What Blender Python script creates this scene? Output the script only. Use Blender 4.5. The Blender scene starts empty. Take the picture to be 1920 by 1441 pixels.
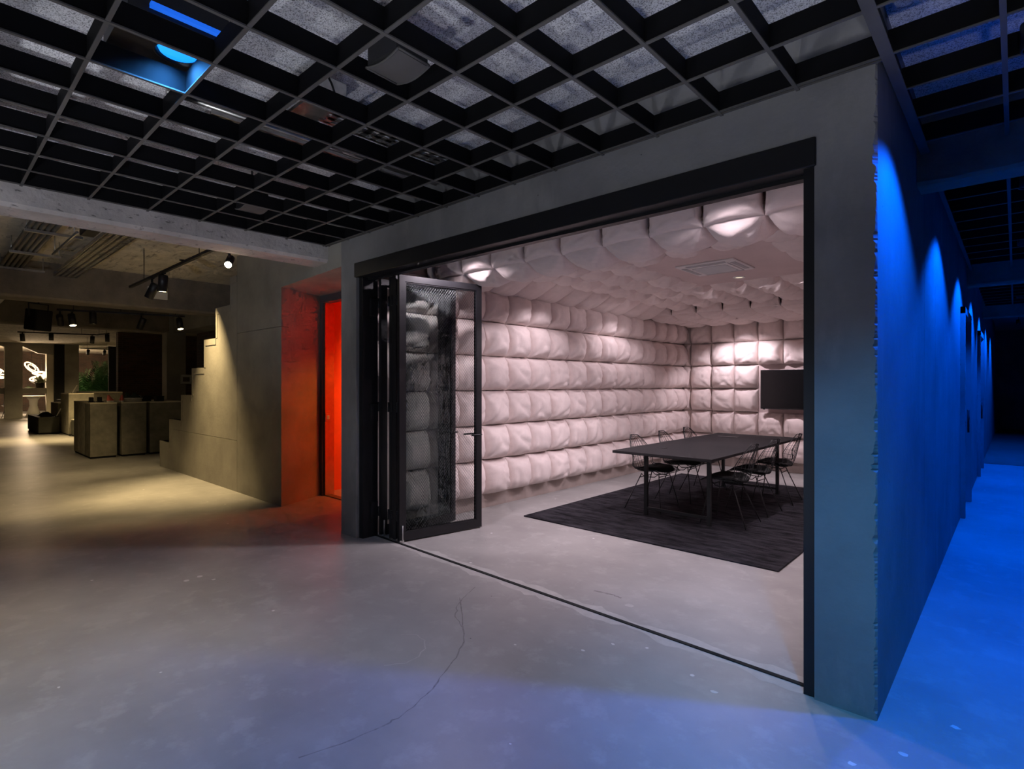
import bpy, bmesh, math, random
from mathutils import Vector, Matrix
R = math.radians
random.seed(7)
SC = bpy.context.scene
COL = SC.collection

# ------------------------------------------------------------------ camera, world, exposure, hall light
cam_d = bpy.data.cameras.new('camera')
cam_d.sensor_width = 36.0
cam_d.lens = 36.0 * 1026.0 / 1920.0
cam_d.shift_y = -1.1 / 1920.0
cam_d.clip_start = 0.05
cam_d.clip_end = 200
cam = bpy.data.objects.new('camera', cam_d)
COL.objects.link(cam)
cam.location = (0, 0, 1.6)
cam.rotation_euler = (R(90), 0, R(42.6))
SC.camera = cam

world = bpy.data.worlds.new('world')
SC.world = world
world.use_nodes = True
world.node_tree.nodes['Background'].inputs[0].default_value = (0.55, 0.65, 0.9, 1)
world.node_tree.nodes['Background'].inputs[1].default_value = 0.006

SC.view_settings.view_transform = 'Standard'
SC.view_settings.look = 'None'
SC.view_settings.exposure = 0.0
SC.view_settings.gamma = 1.0
SC.view_settings.use_curve_mapping = False
SC.cycles.use_denoising = True
SC.cycles.use_adaptive_sampling = True
SC.cycles.adaptive_threshold = 0.08
SC.cycles.adaptive_min_samples = 12
SC.cycles.max_bounces = 6
SC.cycles.diffuse_bounces = 4
SC.cycles.glossy_bounces = 3
SC.cycles.transparent_max_bounces = 24
SC.cycles.sample_clamp_indirect = 4.0
SC.cycles.caustics_reflective = False
SC.cycles.caustics_refractive = False


def spot(name, loc, target, power, color, angle=90, blend=0.6, size=0.05):
    l = bpy.data.lights.new(name, 'SPOT')
    l.energy = power
    l.color = color
    l.spot_size = R(angle)
    l.spot_blend = blend
    l.shadow_soft_size = size
    o = bpy.data.objects.new(name, l)
    COL.objects.link(o)
    o.location = loc
    d = Vector(target) - Vector(loc)
    o.rotation_euler = d.to_track_quat('-Z', 'Y').to_euler()
    return o


WARM = (1.0, 0.72, 0.34)
ROOMW = (1.0, 0.86, 0.97)
BLUE = (0.0, 0.10, 1.0)
COOL = (0.45, 0.68, 1.0)
# downlights added out of frame to light the hall, flush in the grid ceiling (place, target, power, colour, cone)
HALL = [
    ((-4.2, 0.05), (-4.15, 0.3, 0), 150, (1.0, 0.84, 0.58), 72),
    ((-2.0, 0.38), (-1.6, 1.0, 0), 36, (0.16, 0.56, 1.0), 105),
    ((-3.0, -1.0), (-2.9, -0.6, 0), 48, (0.50, 0.80, 1.0), 90),
    ((0.3, 0.7), (-0.5, 3.0, 0.1), 400, (0.05, 0.42, 1.0), 54),
    ((-0.6, -0.9), (-1.0, 0.2, 0), 22, (0.15, 0.5, 1.0), 110),
]
# unseen fill uplights added behind the camera to brighten slab, beam and room (place, aim point, power, cone)
FILL_UPLIGHTS = [((-1.2, -0.7), (-1.75, 0.75, 3.49), 112, 84), ((0.7, 0.35), (-0.05, 1.15, 3.49), 160, 76), ((-3.2, -2.4), (-3.0, 4.5, 2.6), 170, 70), ((-2.6, -1.9), (-5.65, 0.6, 3.0), 320, 60)]

# ------------------------------------------------------------------ materials
def mat(name, base, rough=0.8, var=0.15, scale=3.0, bump=0.0, bump_scale=40.0, metal=0.0, spec=0.3, detail=6, var_col=None, emit=None, sheen=0.0):
    m = bpy.data.materials.new(name)
    m.use_nodes = True
    nt = m.node_tree
    N, L = nt.nodes, nt.links
    b = N['Principled BSDF']
    b.inputs['Roughness'].default_value = rough
    b.inputs['Metallic'].default_value = metal
    b.inputs['Specular IOR Level'].default_value = spec
    if sheen:
        b.inputs['Sheen Weight'].default_value = sheen
    tc = N.new('ShaderNodeTexCoord')
    nz = N.new('ShaderNodeTexNoise')
    nz.inputs['Scale'].default_value = scale
    nz.inputs['Detail'].default_value = detail
    nz.inputs['Roughness'].default_value = 0.6
    L.new(tc.outputs['Object'], nz.inputs['Vector'])
    rp = N.new('ShaderNodeValToRGB')
    d = [c * (1 - var) for c in base] if var_col is None else var_col
    u = [min(1, c * (1 + var)) for c in base]
    rp.color_ramp.elements[0].position = 0.3
    rp.color_ramp.elements[1].position = 0.72
    rp.color_ramp.elements[0].color = (*d, 1)
    rp.color_ramp.elements[1].color = (*u, 1)
    L.new(nz.outputs['Fac'], rp.inputs['Fac'])
    L.new(rp.outputs['Color'], b.inputs['Base Color'])
    if bump:
        n2 = N.new('ShaderNodeTexNoise')
        n2.inputs['Scale'].default_value = bump_scale
        n2.inputs['Detail'].default_value = 8
        L.new(tc.outputs['Object'], n2.inputs['Vector'])
        bp = N.new('ShaderNodeBump')
        bp.inputs['Strength'].default_value = bump
        bp.inputs['Distance'].default_value = 0.02
        L.new(n2.outputs['Fac'], bp.inputs['Height'])
        L.new(bp.outputs['Normal'], b.inputs['Normal'])
    if emit:
        b.inputs['Emission Color'].default_value = (*emit[0], 1)
        b.inputs['Emission Strength'].default_value = emit[1]
    return m


def mix_spots(m, scale, lo, hi, colour, fac=1.0, kind='voronoi', stretch=None):
    """lay spots / specks of another colour over a material's base colour"""
    nt = m.node_tree
    N, L = nt.nodes, nt.links
    b = N['Principled BSDF']
    src = b.inputs['Base Color'].links[0].from_socket
    tc = next(n for n in N if n.type == 'TEX_COORD')
    vec = tc.outputs['Object']
    if stretch:
        mp = N.new('ShaderNodeMapping')
        mp.inputs['Scale'].default_value = stretch
        L.new(vec, mp.inputs['Vector'])
        vec = mp.outputs['Vector']
    if kind == 'voronoi':
        t = N.new('ShaderNodeTexVoronoi')
        t.inputs['Scale'].default_value = scale
        out = t.outputs['Distance']
    else:
        t = N.new('ShaderNodeTexNoise')
        t.inputs['Scale'].default_value = scale
        t.inputs['Detail'].default_value = 7
        t.inputs['Roughness'].default_value = 0.65
        out = t.outputs['Fac']
    L.new(vec, t.inputs['Vector'])
    rp = N.new('ShaderNodeValToRGB')
    rp.color_ramp.elements[0].position = lo
    rp.color_ramp.elements[1].position = hi
    rp.color_ramp.elements[0].color = (fac, fac, fac, 1)
    rp.color_ramp.elements[1].color = (0, 0, 0, 1)
    L.new(out, rp.inputs['Fac'])
    mx = N.new('ShaderNodeMix')
    mx.data_type = 'RGBA'
    L.new(rp.outputs['Color'], mx.inputs[0])
    L.new(src, mx.inputs[6])
    mx.inputs[7].default_value = (*colour, 1)
    L.new(mx.outputs[2], b.inputs['Base Color'])
    return rp


M = {}
M['floor'] = mat('polished_concrete', (0.315, 0.305, 0.295), rough=0.42, var=0.22, scale=0.9, bump=0.08, bump_scale=9, spec=0.35, detail=9)
mix_spots(M['floor'], 5.5, 0.36, 0.47, (0.42, 0.41, 0.40), 0.4, 'noise')
mix_spots(M['floor'], 2.6, 0.030, 0.036, (0.75, 0.75, 0.75), 0.8)
mix_spots(M['floor'], 3.7, 0.016, 0.020, (0.05, 0.05, 0.05), 0.9)
M['concrete'] = mat('cast_concrete', (0.225, 0.222, 0.226), rough=0.8, var=0.18, scale=1.4, bump=0.12, bump_scale=30)
mix_spots(M['concrete'], 5.0, 0.022, 0.03, (0.03, 0.03, 0.03), 0.9)
mix_spots(M['concrete'], 2.2, 0.34, 0.46, (0.36, 0.35, 0.34), 0.35, 'noise', (1, 1, 0.35))
M['concrete_rough'] = mat('board_marked_concrete', (0.52, 0.49, 0.47), rough=0.9, var=0.22, scale=2.5, bump=0.5, bump_scale=18)
mix_spots(M['concrete_rough'], 22.0, 0.33, 0.40, (0.07, 0.065, 0.06), 0.7, 'noise', (0.6, 0.6, 1.6))
M['slab'] = mat('wood_wool_board', (0.88, 0.88, 0.90), rough=0.9, var=0.08, scale=2.0, bump=0.2, bump_scale=60)
mix_spots(M['slab'], 150.0, 0.42, 0.50, (0.12, 0.12, 0.13), 0.85, 'noise')
M['beam_dark'] = mat('shaded_beam', (0.23, 0.20, 0.165), rough=0.9, var=0.3, scale=2.5, bump=0.5, bump_scale=18)  # beam concrete darkened in place of shade, for shop and corridor beams
M['shop_slab'] = mat('pale_board_slab', (0.62, 0.57, 0.48), rough=0.9, var=0.18, scale=3, bump=0.4, bump_scale=25)
mix_spots(M['shop_slab'], 9.0, 0.36, 0.44, (0.2, 0.18, 0.15), 0.6, 'noise', (0.35, 1.6, 1.0))
M['stair_concrete'] = mat('smooth_stair_concrete', (0.32, 0.305, 0.27), rough=0.75, var=0.2, scale=1.8, bump=0.1, bump_scale=25)
M['black_metal'] = mat('black_coated_steel', (0.011, 0.011, 0.013), rough=0.45, var=0.2, spec=0.4)
M['black_grid'] = mat('shaded_grid_blade', (0.004, 0.004, 0.005), rough=0.7, var=0.2, spec=0.12)  # grid sides toned near black, their shade put into the colour
M['grid_edge'] = mat('lit_grid_flange', (0.095, 0.09, 0.086), rough=0.7, var=0.15)  # lighter tone stands for floor bounce on the flange undersides
M['fabric'] = mat('pink_beige_canvas', (0.80, 0.685, 0.65), rough=0.95, var=0.05, scale=5, bump=0.25, bump_scale=55, spec=0.1, sheen=0.15)
M['pink_plaster'] = mat('pink_plaster', (0.64, 0.52, 0.50), rough=0.9, var=0.05)
M['skirting'] = mat('beige_skirting', (0.38, 0.31, 0.28), rough=0.85, var=0.12, scale=4)
M['pipe'] = mat('dull_painted_pipe', (0.13, 0.12, 0.10), rough=0.5, var=0.2)
M['table'] = mat('dark_linoleum', (0.024, 0.022, 0.023), rough=0.8, var=0.08, spec=0.08)
M['rug'] = mat('charcoal_rug', (0.017, 0.016, 0.019), rough=1.0, var=0.5, scale=5, bump=0.8, bump_scale=180, spec=0.05)
mix_spots(M['rug'], 3.2, 0.34, 0.60, (0.06, 0.056, 0.066), 0.9, 'noise', (1.0, 4.0, 1.0))
M['pad'] = mat('black_seat_pad', (0.012, 0.012, 0.012), rough=0.9, var=0.2)
M['screen'] = mat('black_screen', (0.004, 0.004, 0.005), rough=0.2, var=0.1, spec=0.5)
M['white_plastic'] = mat('white_plastic', (0.72, 0.70, 0.69), rough=0.5, var=0.03)
M['grey_plastic'] = mat('grey_grille', (0.42, 0.42, 0.43), rough=0.6, var=0.05)
M['wire'] = mat('mesh_wire', (0.28, 0.30, 0.30), rough=0.6, var=0.1)
M['steel'] = mat('galvanised_steel', (0.55, 0.54, 0.52), rough=0.35, var=0.2, scale=12, metal=0.9)
M['brushed'] = mat('brushed_steel', (0.62, 0.56, 0.45), rough=0.3, var=0.1, scale=15, metal=1.0)
M['dark_frame'] = mat('dark_purple_grey_frame', (0.10, 0.09, 0.10), rough=0.5, var=0.1)
M['red_wall'] = mat('orange_painted_wall', (0.80, 0.16, 0.05), rough=0.7, var=0.03)
M['plinth'] = mat('stone_plinth', (0.22, 0.205, 0.165), rough=0.8, var=0.28, scale=5, bump=0.15, bump_scale=30)
M['plinth_side'] = mat('pale_stone_slab', (0.42, 0.39, 0.32), rough=0.85, var=0.25, scale=9, bump=0.3, bump_scale=50)
M['plinth_dark'] = mat('dark_olive_plinth', (0.075, 0.075, 0.06), rough=0.7, var=0.15, scale=4)
M['cream_top'] = mat('cream_stone_top', (0.62, 0.57, 0.46), rough=0.7, var=0.08)
M['near_black'] = mat('near_black_cloth', (0.012, 0.012, 0.012), rough=0.8, var=0.2)
M['pink_shoe'] = mat('pink_shoe_upper', (0.72, 0.18, 0.16), rough=0.8, var=0.12, scale=30)
M['white_sole'] = mat('white_rubber', (0.78, 0.75, 0.70), rough=0.7, var=0.04)
M['green_shoe'] = mat('dark_green_shoe', (0.035, 0.05, 0.04), rough=0.8, var=0.3, scale=30)
M['paper'] = mat('white_card', (0.75, 0.72, 0.66), rough=0.8, var=0.03)
M['leaf'] = mat('green_leaf', (0.07, 0.20, 0.07), rough=0.5, var=0.5, scale=6, spec=0.5)
M['pale_leaf'] = mat('pale_leaf', (0.34, 0.36, 0.24), rough=0.6, var=0.3, scale=9)
M['soil'] = mat('dark_pot', (0.03, 0.025, 0.02), rough=0.9, var=0.2)
M['olive_wood'] = mat('brown_board', (0.16, 0.12, 0.08), rough=0.7, var=0.15)
M['cafe_white'] = mat('white_table', (0.65, 0.64, 0.60), rough=0.5, var=0.04)
M['warm_lens'] = mat('warm_lamp_lens', (1, 0.9, 0.7), emit=((1.0, 0.80, 0.48), 14.0), var=0.02)
M['star_lens'] = mat('bright_lamp_lens', (1, 0.9, 0.7), emit=((1.0, 0.84, 0.55), 60.0), var=0.02)
M['ring_glow'] = mat('glowing_ring', (1, 0.85, 0.65), emit=((1.0, 0.70, 0.40), 3.2), var=0.02)
M['blue_lens'] = mat('blue_lamp_lens', (0.1, 0.4, 1.0), emit=((0.0, 0.24, 1.0), 1.6), var=0.02)
M['slot_lens'] = mat('blue_slot', (0.05, 0.2, 0.8), emit=((0.01, 0.14, 0.85), 0.8), var=0.02)
M['room_lens'] = mat('room_lamp_lens', (1, 0.95, 0.85), emit=((1.0, 0.88, 0.60), 0.85), var=0.02)
M['amber_strip'] = mat('amber_lamp', (1, 0.7, 0.3), emit=((1.0, 0.42, 0.08), 1.2), var=0.02)
M['off_lens'] = mat('unlit_lens', (0.05, 0.05, 0.05), rough=0.2, var=0.1)


def brick_mat():
    m = bpy.data.materials.new('old_brick')
    m.use_nodes = True
    N, L = m.node_tree.nodes, m.node_tree.links
    b = N['Principled BSDF']
    b.inputs['Roughness'].default_value = 0.9
    tc = N.new('ShaderNodeTexCoord')
    sep = N.new('ShaderNodeSeparateXYZ')
    L.new(tc.outputs['Object'], sep.inputs[0])
    ad = N.new('ShaderNodeMath')
    ad.operation = 'ADD'
    L.new(sep.outputs[0], ad.inputs[0])
    L.new(sep.outputs[1], ad.inputs[1])
    cb = N.new('ShaderNodeCombineXYZ')
    L.new(ad.outputs[0], cb.inputs[0])
    L.new(sep.outputs[2], cb.inputs[1])
    br = N.new('ShaderNodeTexBrick')
    br.inputs['Color1'].default_value = (0.15, 0.085, 0.06, 1)
    br.inputs['Color2'].default_value = (0.085, 0.06, 0.045, 1)
    br.inputs['Mortar'].default_value = (0.16, 0.13, 0.10, 1)
    br.inputs['Scale'].default_value = 1.0
    br.inputs['Brick Width'].default_value = 0.22
    br.inputs['Row Height'].default_value = 0.075
    br.inputs['Mortar Size'].default_value = 0.007
    L.new(cb.outputs[0], br.inputs['Vector'])
    nz = N.new('ShaderNodeTexNoise')
    nz.inputs['Scale'].default_value = 1.3
    nz.inputs['Detail'].default_value = 8
    L.new(tc.outputs['Object'], nz.inputs['Vector'])
    mx = N.new('ShaderNodeMix')
    mx.data_type = 'RGBA'
    mx.blend_type = 'MULTIPLY'
    mx.inputs[0].default_value = 0.8
    L.new(br.outputs['Color'], mx.inputs[6])
    L.new(nz.outputs['Fac'], mx.inputs[7])
    L.new(mx.outputs[2], b.inputs['Base Color'])
    return m


M['brick'] = brick_mat()


def glass_mat():
    m = bpy.data.materials.new('grey_green_glass')
    m.use_nodes = True
    N, L = m.node_tree.nodes, m.node_tree.links
    N.remove(N['Principled BSDF'])
    out = N['Material Output']
    tr = N.new('ShaderNodeBsdfTransparent')
    tr.inputs[0].default_value = (0.975, 0.99, 0.985, 1)
    gl = N.new('ShaderNodeBsdfGlossy')
    gl.inputs['Roughness'].default_value = 0.02
    gl.inputs[0].default_value = (0.85, 0.95, 0.95, 1)
    fr = N.new('ShaderNodeFresnel')
    fr.inputs[0].default_value = 1.17
    nz = N.new('ShaderNodeTexNoise')
    nz.inputs['Scale'].default_value = 2.0
    bp = N.new('ShaderNodeBump')
    bp.inputs['Strength'].default_value = 0.02
    L.new(nz.outputs['Fac'], bp.inputs['Height'])
    L.new(bp.outputs['Normal'], gl.inputs['Normal'])
    mx = N.new('ShaderNodeMixShader')
    L.new(fr.outputs[0], mx.inputs[0])
    L.new(tr.outputs[0], mx.inputs[1])
    L.new(gl.outputs[0], mx.inputs[2])
    L.new(mx.outputs[0], out.inputs[0])
    return m


M['glass'] = glass_mat()


# ------------------------------------------------------------------ mesh builder
class MB:
    def __init__(self):
        self.v, self.f, self.s = [], [], []

    def quad(self, pts, smooth=False):
        n = len(self.v)
        self.v += [tuple(p) for p in pts]
        self.f.append(tuple(range(n, n + len(pts))))
        self.s.append(smooth)
        return self

    def box(self, x0, x1, y0, y1, z0, z1, mtx=None):
        c = [(x0, y0, z0), (x1, y0, z0), (x1, y1, z0), (x0, y1, z0), (x0, y0, z1), (x1, y0, z1), (x1, y1, z1), (x0, y1, z1)]
        if mtx is not None:
            c = [tuple(mtx @ Vector(p)) for p in c]
        n = len(self.v)
        self.v += c
        for q in ((0, 3, 2, 1), (4, 5, 6, 7), (0, 1, 5, 4), (1, 2, 6, 5), (2, 3, 7, 6), (3, 0, 4, 7)):
            self.f.append(tuple(n + i for i in q))
            self.s.append(False)
        return self

    def bbox(self, x0, x1, y0, y1, z0, z1, b=0.006, mtx=None):
        """box with chamfered edges"""
        bm = bmesh.new()
        bmesh.ops.create_cube(bm, size=1)
        bmesh.ops.scale(bm, vec=(x1 - x0, y1 - y0, z1 - z0), verts=bm.verts)
        bmesh.ops.translate(bm, vec=((x0 + x1) / 2, (y0 + y1) / 2, (z0 + z1) / 2), verts=bm.verts)
        bmesh.ops.bevel(bm, geom=bm.edges[:], offset=b, segments=1, affect='EDGES')
        if mtx is not None:
            bmesh.ops.transform(bm, matrix=mtx, verts=bm.verts)
        self.add_bm(bm)
        return self

    def add_bm(self, bm, smooth=False):
        bm.verts.index_update()
        n = len(self.v)
        self.v += [tuple(v.co) for v in bm.verts]
        for f in bm.faces:
            self.f.append(tuple(n + v.index for v in f.verts))
            self.s.append(smooth)
        bm.free()

    def prism(self, poly, axis, a, b):
        """extrude a 2-D polygon along axis ('x','y','z') from a to b"""
        def P(p, t):
            return {'x': (t, p[0], p[1]), 'y': (p[0], t, p[1]), 'z': (p[0], p[1], t)}[axis]
        n = len(self.v)
        k = len(poly)
        self.v += [P(p, a) for p in poly] + [P(p, b) for p in poly]
        self.f.append(tuple(range(n, n + k)))
        self.f.append(tuple(range(n + 2 * k - 1, n + k - 1, -1)))
        self.s += [False, False]
        for i in range(k):
            j = (i + 1) % k
            self.f.append((n + i, n + k + i, n + k + j, n + j))
            self.s.append(False)
        return self

    def tube(self, pts, r, n=6, closed=False, caps=True):
        pts = [Vector(p) for p in pts]
        k = len(pts)
        base = len(self.v)
        prev = None
        rr = r if isinstance(r, (list, tuple)) else [r] * k
        for i, p in enumerate(pts):
            if closed:
                t = (pts[(i + 1) % k] - pts[i - 1])
            else:
                t = pts[min(i + 1, k - 1)] - pts[max(i - 1, 0)]
            t.normalize()
            if prev is None:
                a = t.orthogonal().normalized()
            else:
                a = (prev - t * prev.dot(t))
                if a.length < 1e-5:
                    a = t.orthogonal()
                a.normalize()
            prev = a
            b = t.cross(a)
            for q in range(n):
                w = 2 * math.pi * q / n
                self.v.append(tuple(p + a * math.cos(w) * rr[i] + b * math.sin(w) * rr[i]))
        m = k if closed else k - 1
        for i in range(m):
            i2 = (i + 1) % k
            for q in range(n):
                q2 = (q + 1) % n
                self.f.append((base + i * n + q, base + i * n + q2, base + i2 * n + q2, base + i2 * n + q))
                self.s.append(n > 4)
        if caps and not closed:
            self.f.append(tuple(base + q for q in range(n - 1, -1, -1)))
            self.f.append(tuple(base + (k - 1) * n + q for q in range(n)))
            self.s += [False, False]
        return self

    def lathe(self, prof, n=20, mtx=None, caps=True):
        """revolve (r, z) profile round z"""
        base = len(self.v)
        k = len(prof)
        for r, z in prof:
            for q in range(n):
                w = 2 * math.pi * q / n
                p = Vector((r * math.cos(w), r * math.sin(w), z))
                if mtx is not None:
                    p = mtx @ p
                self.v.append(tuple(p))
        for i in range(k - 1):
            for q in range(n):
                q2 = (q + 1) % n
                self.f.append((base + i * n + q, base + i * n + q2, base + (i + 1) * n + q2, base + (i + 1) * n + q))
                self.s.append(True)
        if caps:
            self.f.append(tuple(base + q for q in range(n - 1, -1, -1)))
            self.f.append(tuple(base + (k - 1) * n + q for q in range(n)))
            self.s += [False, False]
        return self

    def grid(self, fn, nu, nv, smooth=True):
        base = len(self.v)
        for j in range(nv + 1):
            for i in range(nu + 1):
                self.v.append(tuple(fn(i / nu, j / nv)))
        for j in range(nv):
            for i in range(nu):
                a = base + j * (nu + 1) + i
                self.f.append((a, a + 1, a + nu + 2, a + nu + 1))
                self.s.append(smooth)
        return self

    def mesh(self, name, material):
        me = bpy.data.meshes.new(name)
        me.from_pydata(self.v, [], self.f)
        me.polygons.foreach_set('use_smooth', self.s)
        me.materials.append(M[material] if isinstance(material, str) else material)
        me.update()
        return me

    def build(self, name, material, parent=None, loc=None):
        o = bpy.data.objects.new(name, self.mesh(name, material))
        COL.objects.link(o)
        if loc is not None:
            o.location = loc
        if parent is not None:
            o.parent = parent
        return o


def tag(o, label, cat, group=None, kind=None):
    o['label'] = label
    o['category'] = cat
    if group:
        o['group'] = group
    if kind:
        o['kind'] = kind
    return o


def struct(o, label=None):
    o['kind'] = 'structure'
    if label:
        o['label'] = label
    return o


def empty(name, loc=(0, 0, 0), rz=0.0):
    o = bpy.data.objects.new(name, None)
    COL.objects.link(o)
    o.location = loc
    o.rotation_euler = (0, 0, rz)
    o.empty_display_size = 0.1
    return o


def link_mesh(name, me, parent, loc=(0, 0, 0), rot=None):
    o = bpy.data.objects.new(name, me)
    COL.objects.link(o)
    o.parent = parent
    o.location = loc
    if rot is not None:
        o.rotation_euler = rot
    return o


def copy_tree(o, parent=None):
    c = o.copy()
    COL.objects.link(c)
    c.parent = parent
    for ch in list(o.children):
        copy_tree(ch, c)
    return c


def aim(loc, target):
    """matrix whose -z points from loc to target"""
    d = (Vector(target) - Vector(loc)).normalized()
    return Matrix.Translation(loc) @ d.to_track_quat('-Z', 'Y').to_matrix().to_4x4()


# ------------------------------------------------------------------ main dimensions
ZG = 3.115      # underside of the open grid ceiling
ZS = 3.49       # slab
YW = 3.083      # face of the concrete front wall
XC = -0.482     # corridor wall face
XO0, XO1 = -5.03, -0.75   # opening of the padded room
XL, YB = -5.03, 10.67     # seam planes of the padded walls
PW, PH, Z0 = 0.4433, 0.4465, 0.175

# ------------------------------------------------------------------ structure: floor, slab, outer walls
fl = struct(MB().box(-46, 6, -9, 30, -0.2, 0).build('floor', 'floor'), 'worn polished concrete floor with paint specks')
MB().box(-0.482, 6, 14.55, 14.60, 0, 0.004).build('threshold_strip', 'black_metal', fl)
MB().box(-0.482, 6, 14.60, 26, 0, 0.003).build('far_floor_panel', 'plinth_dark', fl)
frnd = random.Random(21)


def floor_line(name, pts, w, material):
    mb = MB()
    P = []
    for (x0, y0), (x1, y1) in zip(pts[:-1], pts[1:]):
        for k in range(4):
            t = k / 4
            P.append((x0 + (x1 - x0) * t + frnd.uniform(-.006, .006), y0 + (y1 - y0) * t + frnd.uniform(-.006, .006)))
    P.append(pts[-1])
    Lf, Rt = [], []
    for i, p in enumerate(P):
        a, b = P[max(0, i - 1)], P[min(len(P) - 1, i + 1)]
        d = Vector((b[0] - a[0], b[1] - a[1])).normalized()
        q = w * frnd.uniform(0.35, 1.0) / 2
        Lf.append((p[0] - d.y * q, p[1] + d.x * q))
        Rt.append((p[0] + d.y * q, p[1] - d.x * q))
    for i in range(len(P) - 1):
        mb.quad([(*Lf[i], 0.0006), (*Rt[i], 0.0006), (*Rt[i + 1], 0.0006), (*Lf[i + 1], 0.0006)])
    return mb.build(name, material, fl)


M['crack'] = mat('dark_crack', (0.235, 0.228, 0.22), rough=0.6, var=0.3, scale=30)
M['pale_mark'] = mat('pale_paint_mark', (0.62, 0.61, 0.60), rough=0.6, var=0.1, scale=20)
M['grout'] = mat('pale_floor_filler', (0.44, 0.43, 0.415), rough=0.5, var=0.12, scale=12)
floor_line('crack', [(-3.062, 2.751), (-2.737, 2.488), (-2.557, 2.338), (-2.431, 2.176), (-2.343, 2.009), (-2.267, 1.859), (-2.22, 1.734), (-2.18, 1.589), (-2.176, 1.481), (-2.203, 1.276), (-2.258, 1.106)], 0.011, 'crack')
floor_line('crack', [(-3.136, 2.976), (-3.048, 2.792), (-2.968, 2.637), (-2.835, 2.513), (-2.682, 2.429)], 0.010, 'crack')
floor_line('scratch', [(-2.882, 2.089), (-2.824, 2.163), (-2.716, 2.142), (-2.629, 2.082), (-2.58, 1.995), (-2.572, 1.894), (-2.642, 1.798)], 0.010, 'grout')
floor_line('scratch', [(-2.396, 3.551), (-2.243, 3.575), (-2.166, 3.562)], 0.03, 'crack')
for x, y, r in ((-4.964, 1.486, .03), (-4.992, 1.594, .035), (-4.83, 1.642, .022), (-1.911, 2.707, .016), (-1.822, 2.898, .016), (-2.26, 2.486, .010), (-1.149, 2.805, .022), (-0.507, 2.668, .022), (-0.357, 2.887, .022), (-0.206, 3.276, .022), (-0.754, 3.215, .018), (-3.715, 0.506, .012), (-1.652, 1.786, .008), (-2.05, 3.481, .05)):
    n = 9
    MB().prism([(x + r * frnd.uniform(.6, 1.1) * math.cos(2 * math.pi * k / n), y + r * 0.75 * frnd.uniform(.6, 1.1) * math.sin(2 * math.pi * k / n)) for k in range(n)], 'z', 0.0, 0.0007).build('paint_speck', 'grout' if r > .04 else 'pale_mark', fl)
for side, base in ((-1, 0.02), (1, 0.0)):
    n = 60
    mb = MB()
    row = []
    for k in range(n + 1):
        t = k / n
        x = -4.95 + t * 4.14
        y = 3.287 - t * 0.102
        row.append((x, y + side * 0.012, y + side * (0.03 + 0.05 * frnd.random() + 0.04 * math.sin(k * .35) ** 2)))
    for (x0, a0, b0), (x1, a1, b1) in zip(row[:-1], row[1:]):
        mb.quad([(x0, a0, 0.0005), (x1, a1, 0.0005), (x1, b1, 0.0005), (x0, b0, 0.0005)])
    mb.build('filler_strip', 'grout', fl)
struct(MB().box(-5.70, 6, -9, 30, ZS, ZS + 0.2).build('ceiling_slab', 'slab'), 'speckled grey wood wool slab above the open grid')
struct(MB().box(-46, -5.70, -9, 12, ZS + 0.02, ZS + 0.25).build('ceiling_shop_slab', 'shop_slab'), 'rough concrete slab over the shop area')
struct(MB().box(-46, 6.2, -9.2, -9, 0, ZS).build('wall_rear', 'concrete'))
struct(MB().box(6, 6.2, -9, 30, 0, ZS).build('wall_outer', 'concrete'))
struct(MB().box(-0.73, 6, 26, 26.2, 0, ZS).build('wall_corridor_end', 'concrete'))

# front wall: lintel, piers (right pier with a chipped arris)
wf = struct(MB().box(XO0, XO1, YW, 3.33, 2.845, ZS).build('wall_front', 'concrete'), 'grey cast concrete wall framing the padded room')
MB().box(-5.323, XO0, YW, 3.33, 0, ZS).build('pier', 'concrete', wf)
mb = MB()
NZ = 420
rnd = random.Random(3)
prev_c = 0
col = []
for i in range(NZ + 1):
    z = ZS * i / NZ
    prev_c = max(0.0, prev_c * 0.72 + (rnd.random() ** 6) * 0.012)
    c = 0.002 + 0.003 * rnd.random() + prev_c
    if 1.18 < z < 1.27:
        c += 0.018 * rnd.random()
    col.append((z, c))
for i in range(NZ):
    z0, c0 = col[i]
    z1, c1 = col[i + 1]
    mb.quad([(XO1, YW, z0), (XC - c0, YW, z0), (XC - c1, YW, z1), (XO1, YW, z1)])
    mb.quad([(XC - c0, YW, z0), (XC, YW + c0 * 1.2, z0), (XC, YW + c1 * 1.2, z1), (XC - c1, YW, z1)])
    mb.quad([(XC, YW + c0 * 1.2, z0), (XC, 3.33, z0), (XC, 3.33, z1), (XC, YW + c1 * 1.2, z1)])
mb.quad([(XO1, YW, 0), (XO1, YW, ZS), (XO1, 3.33, ZS), (XO1, 3.33, 0)])
mb.quad([(XO1, 3.33, 0), (XO1, 3.33, ZS), (XC, 3.33, ZS), (XC, 3.33, 0)])
mb.build('corner_pier', 'concrete', wf)

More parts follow.
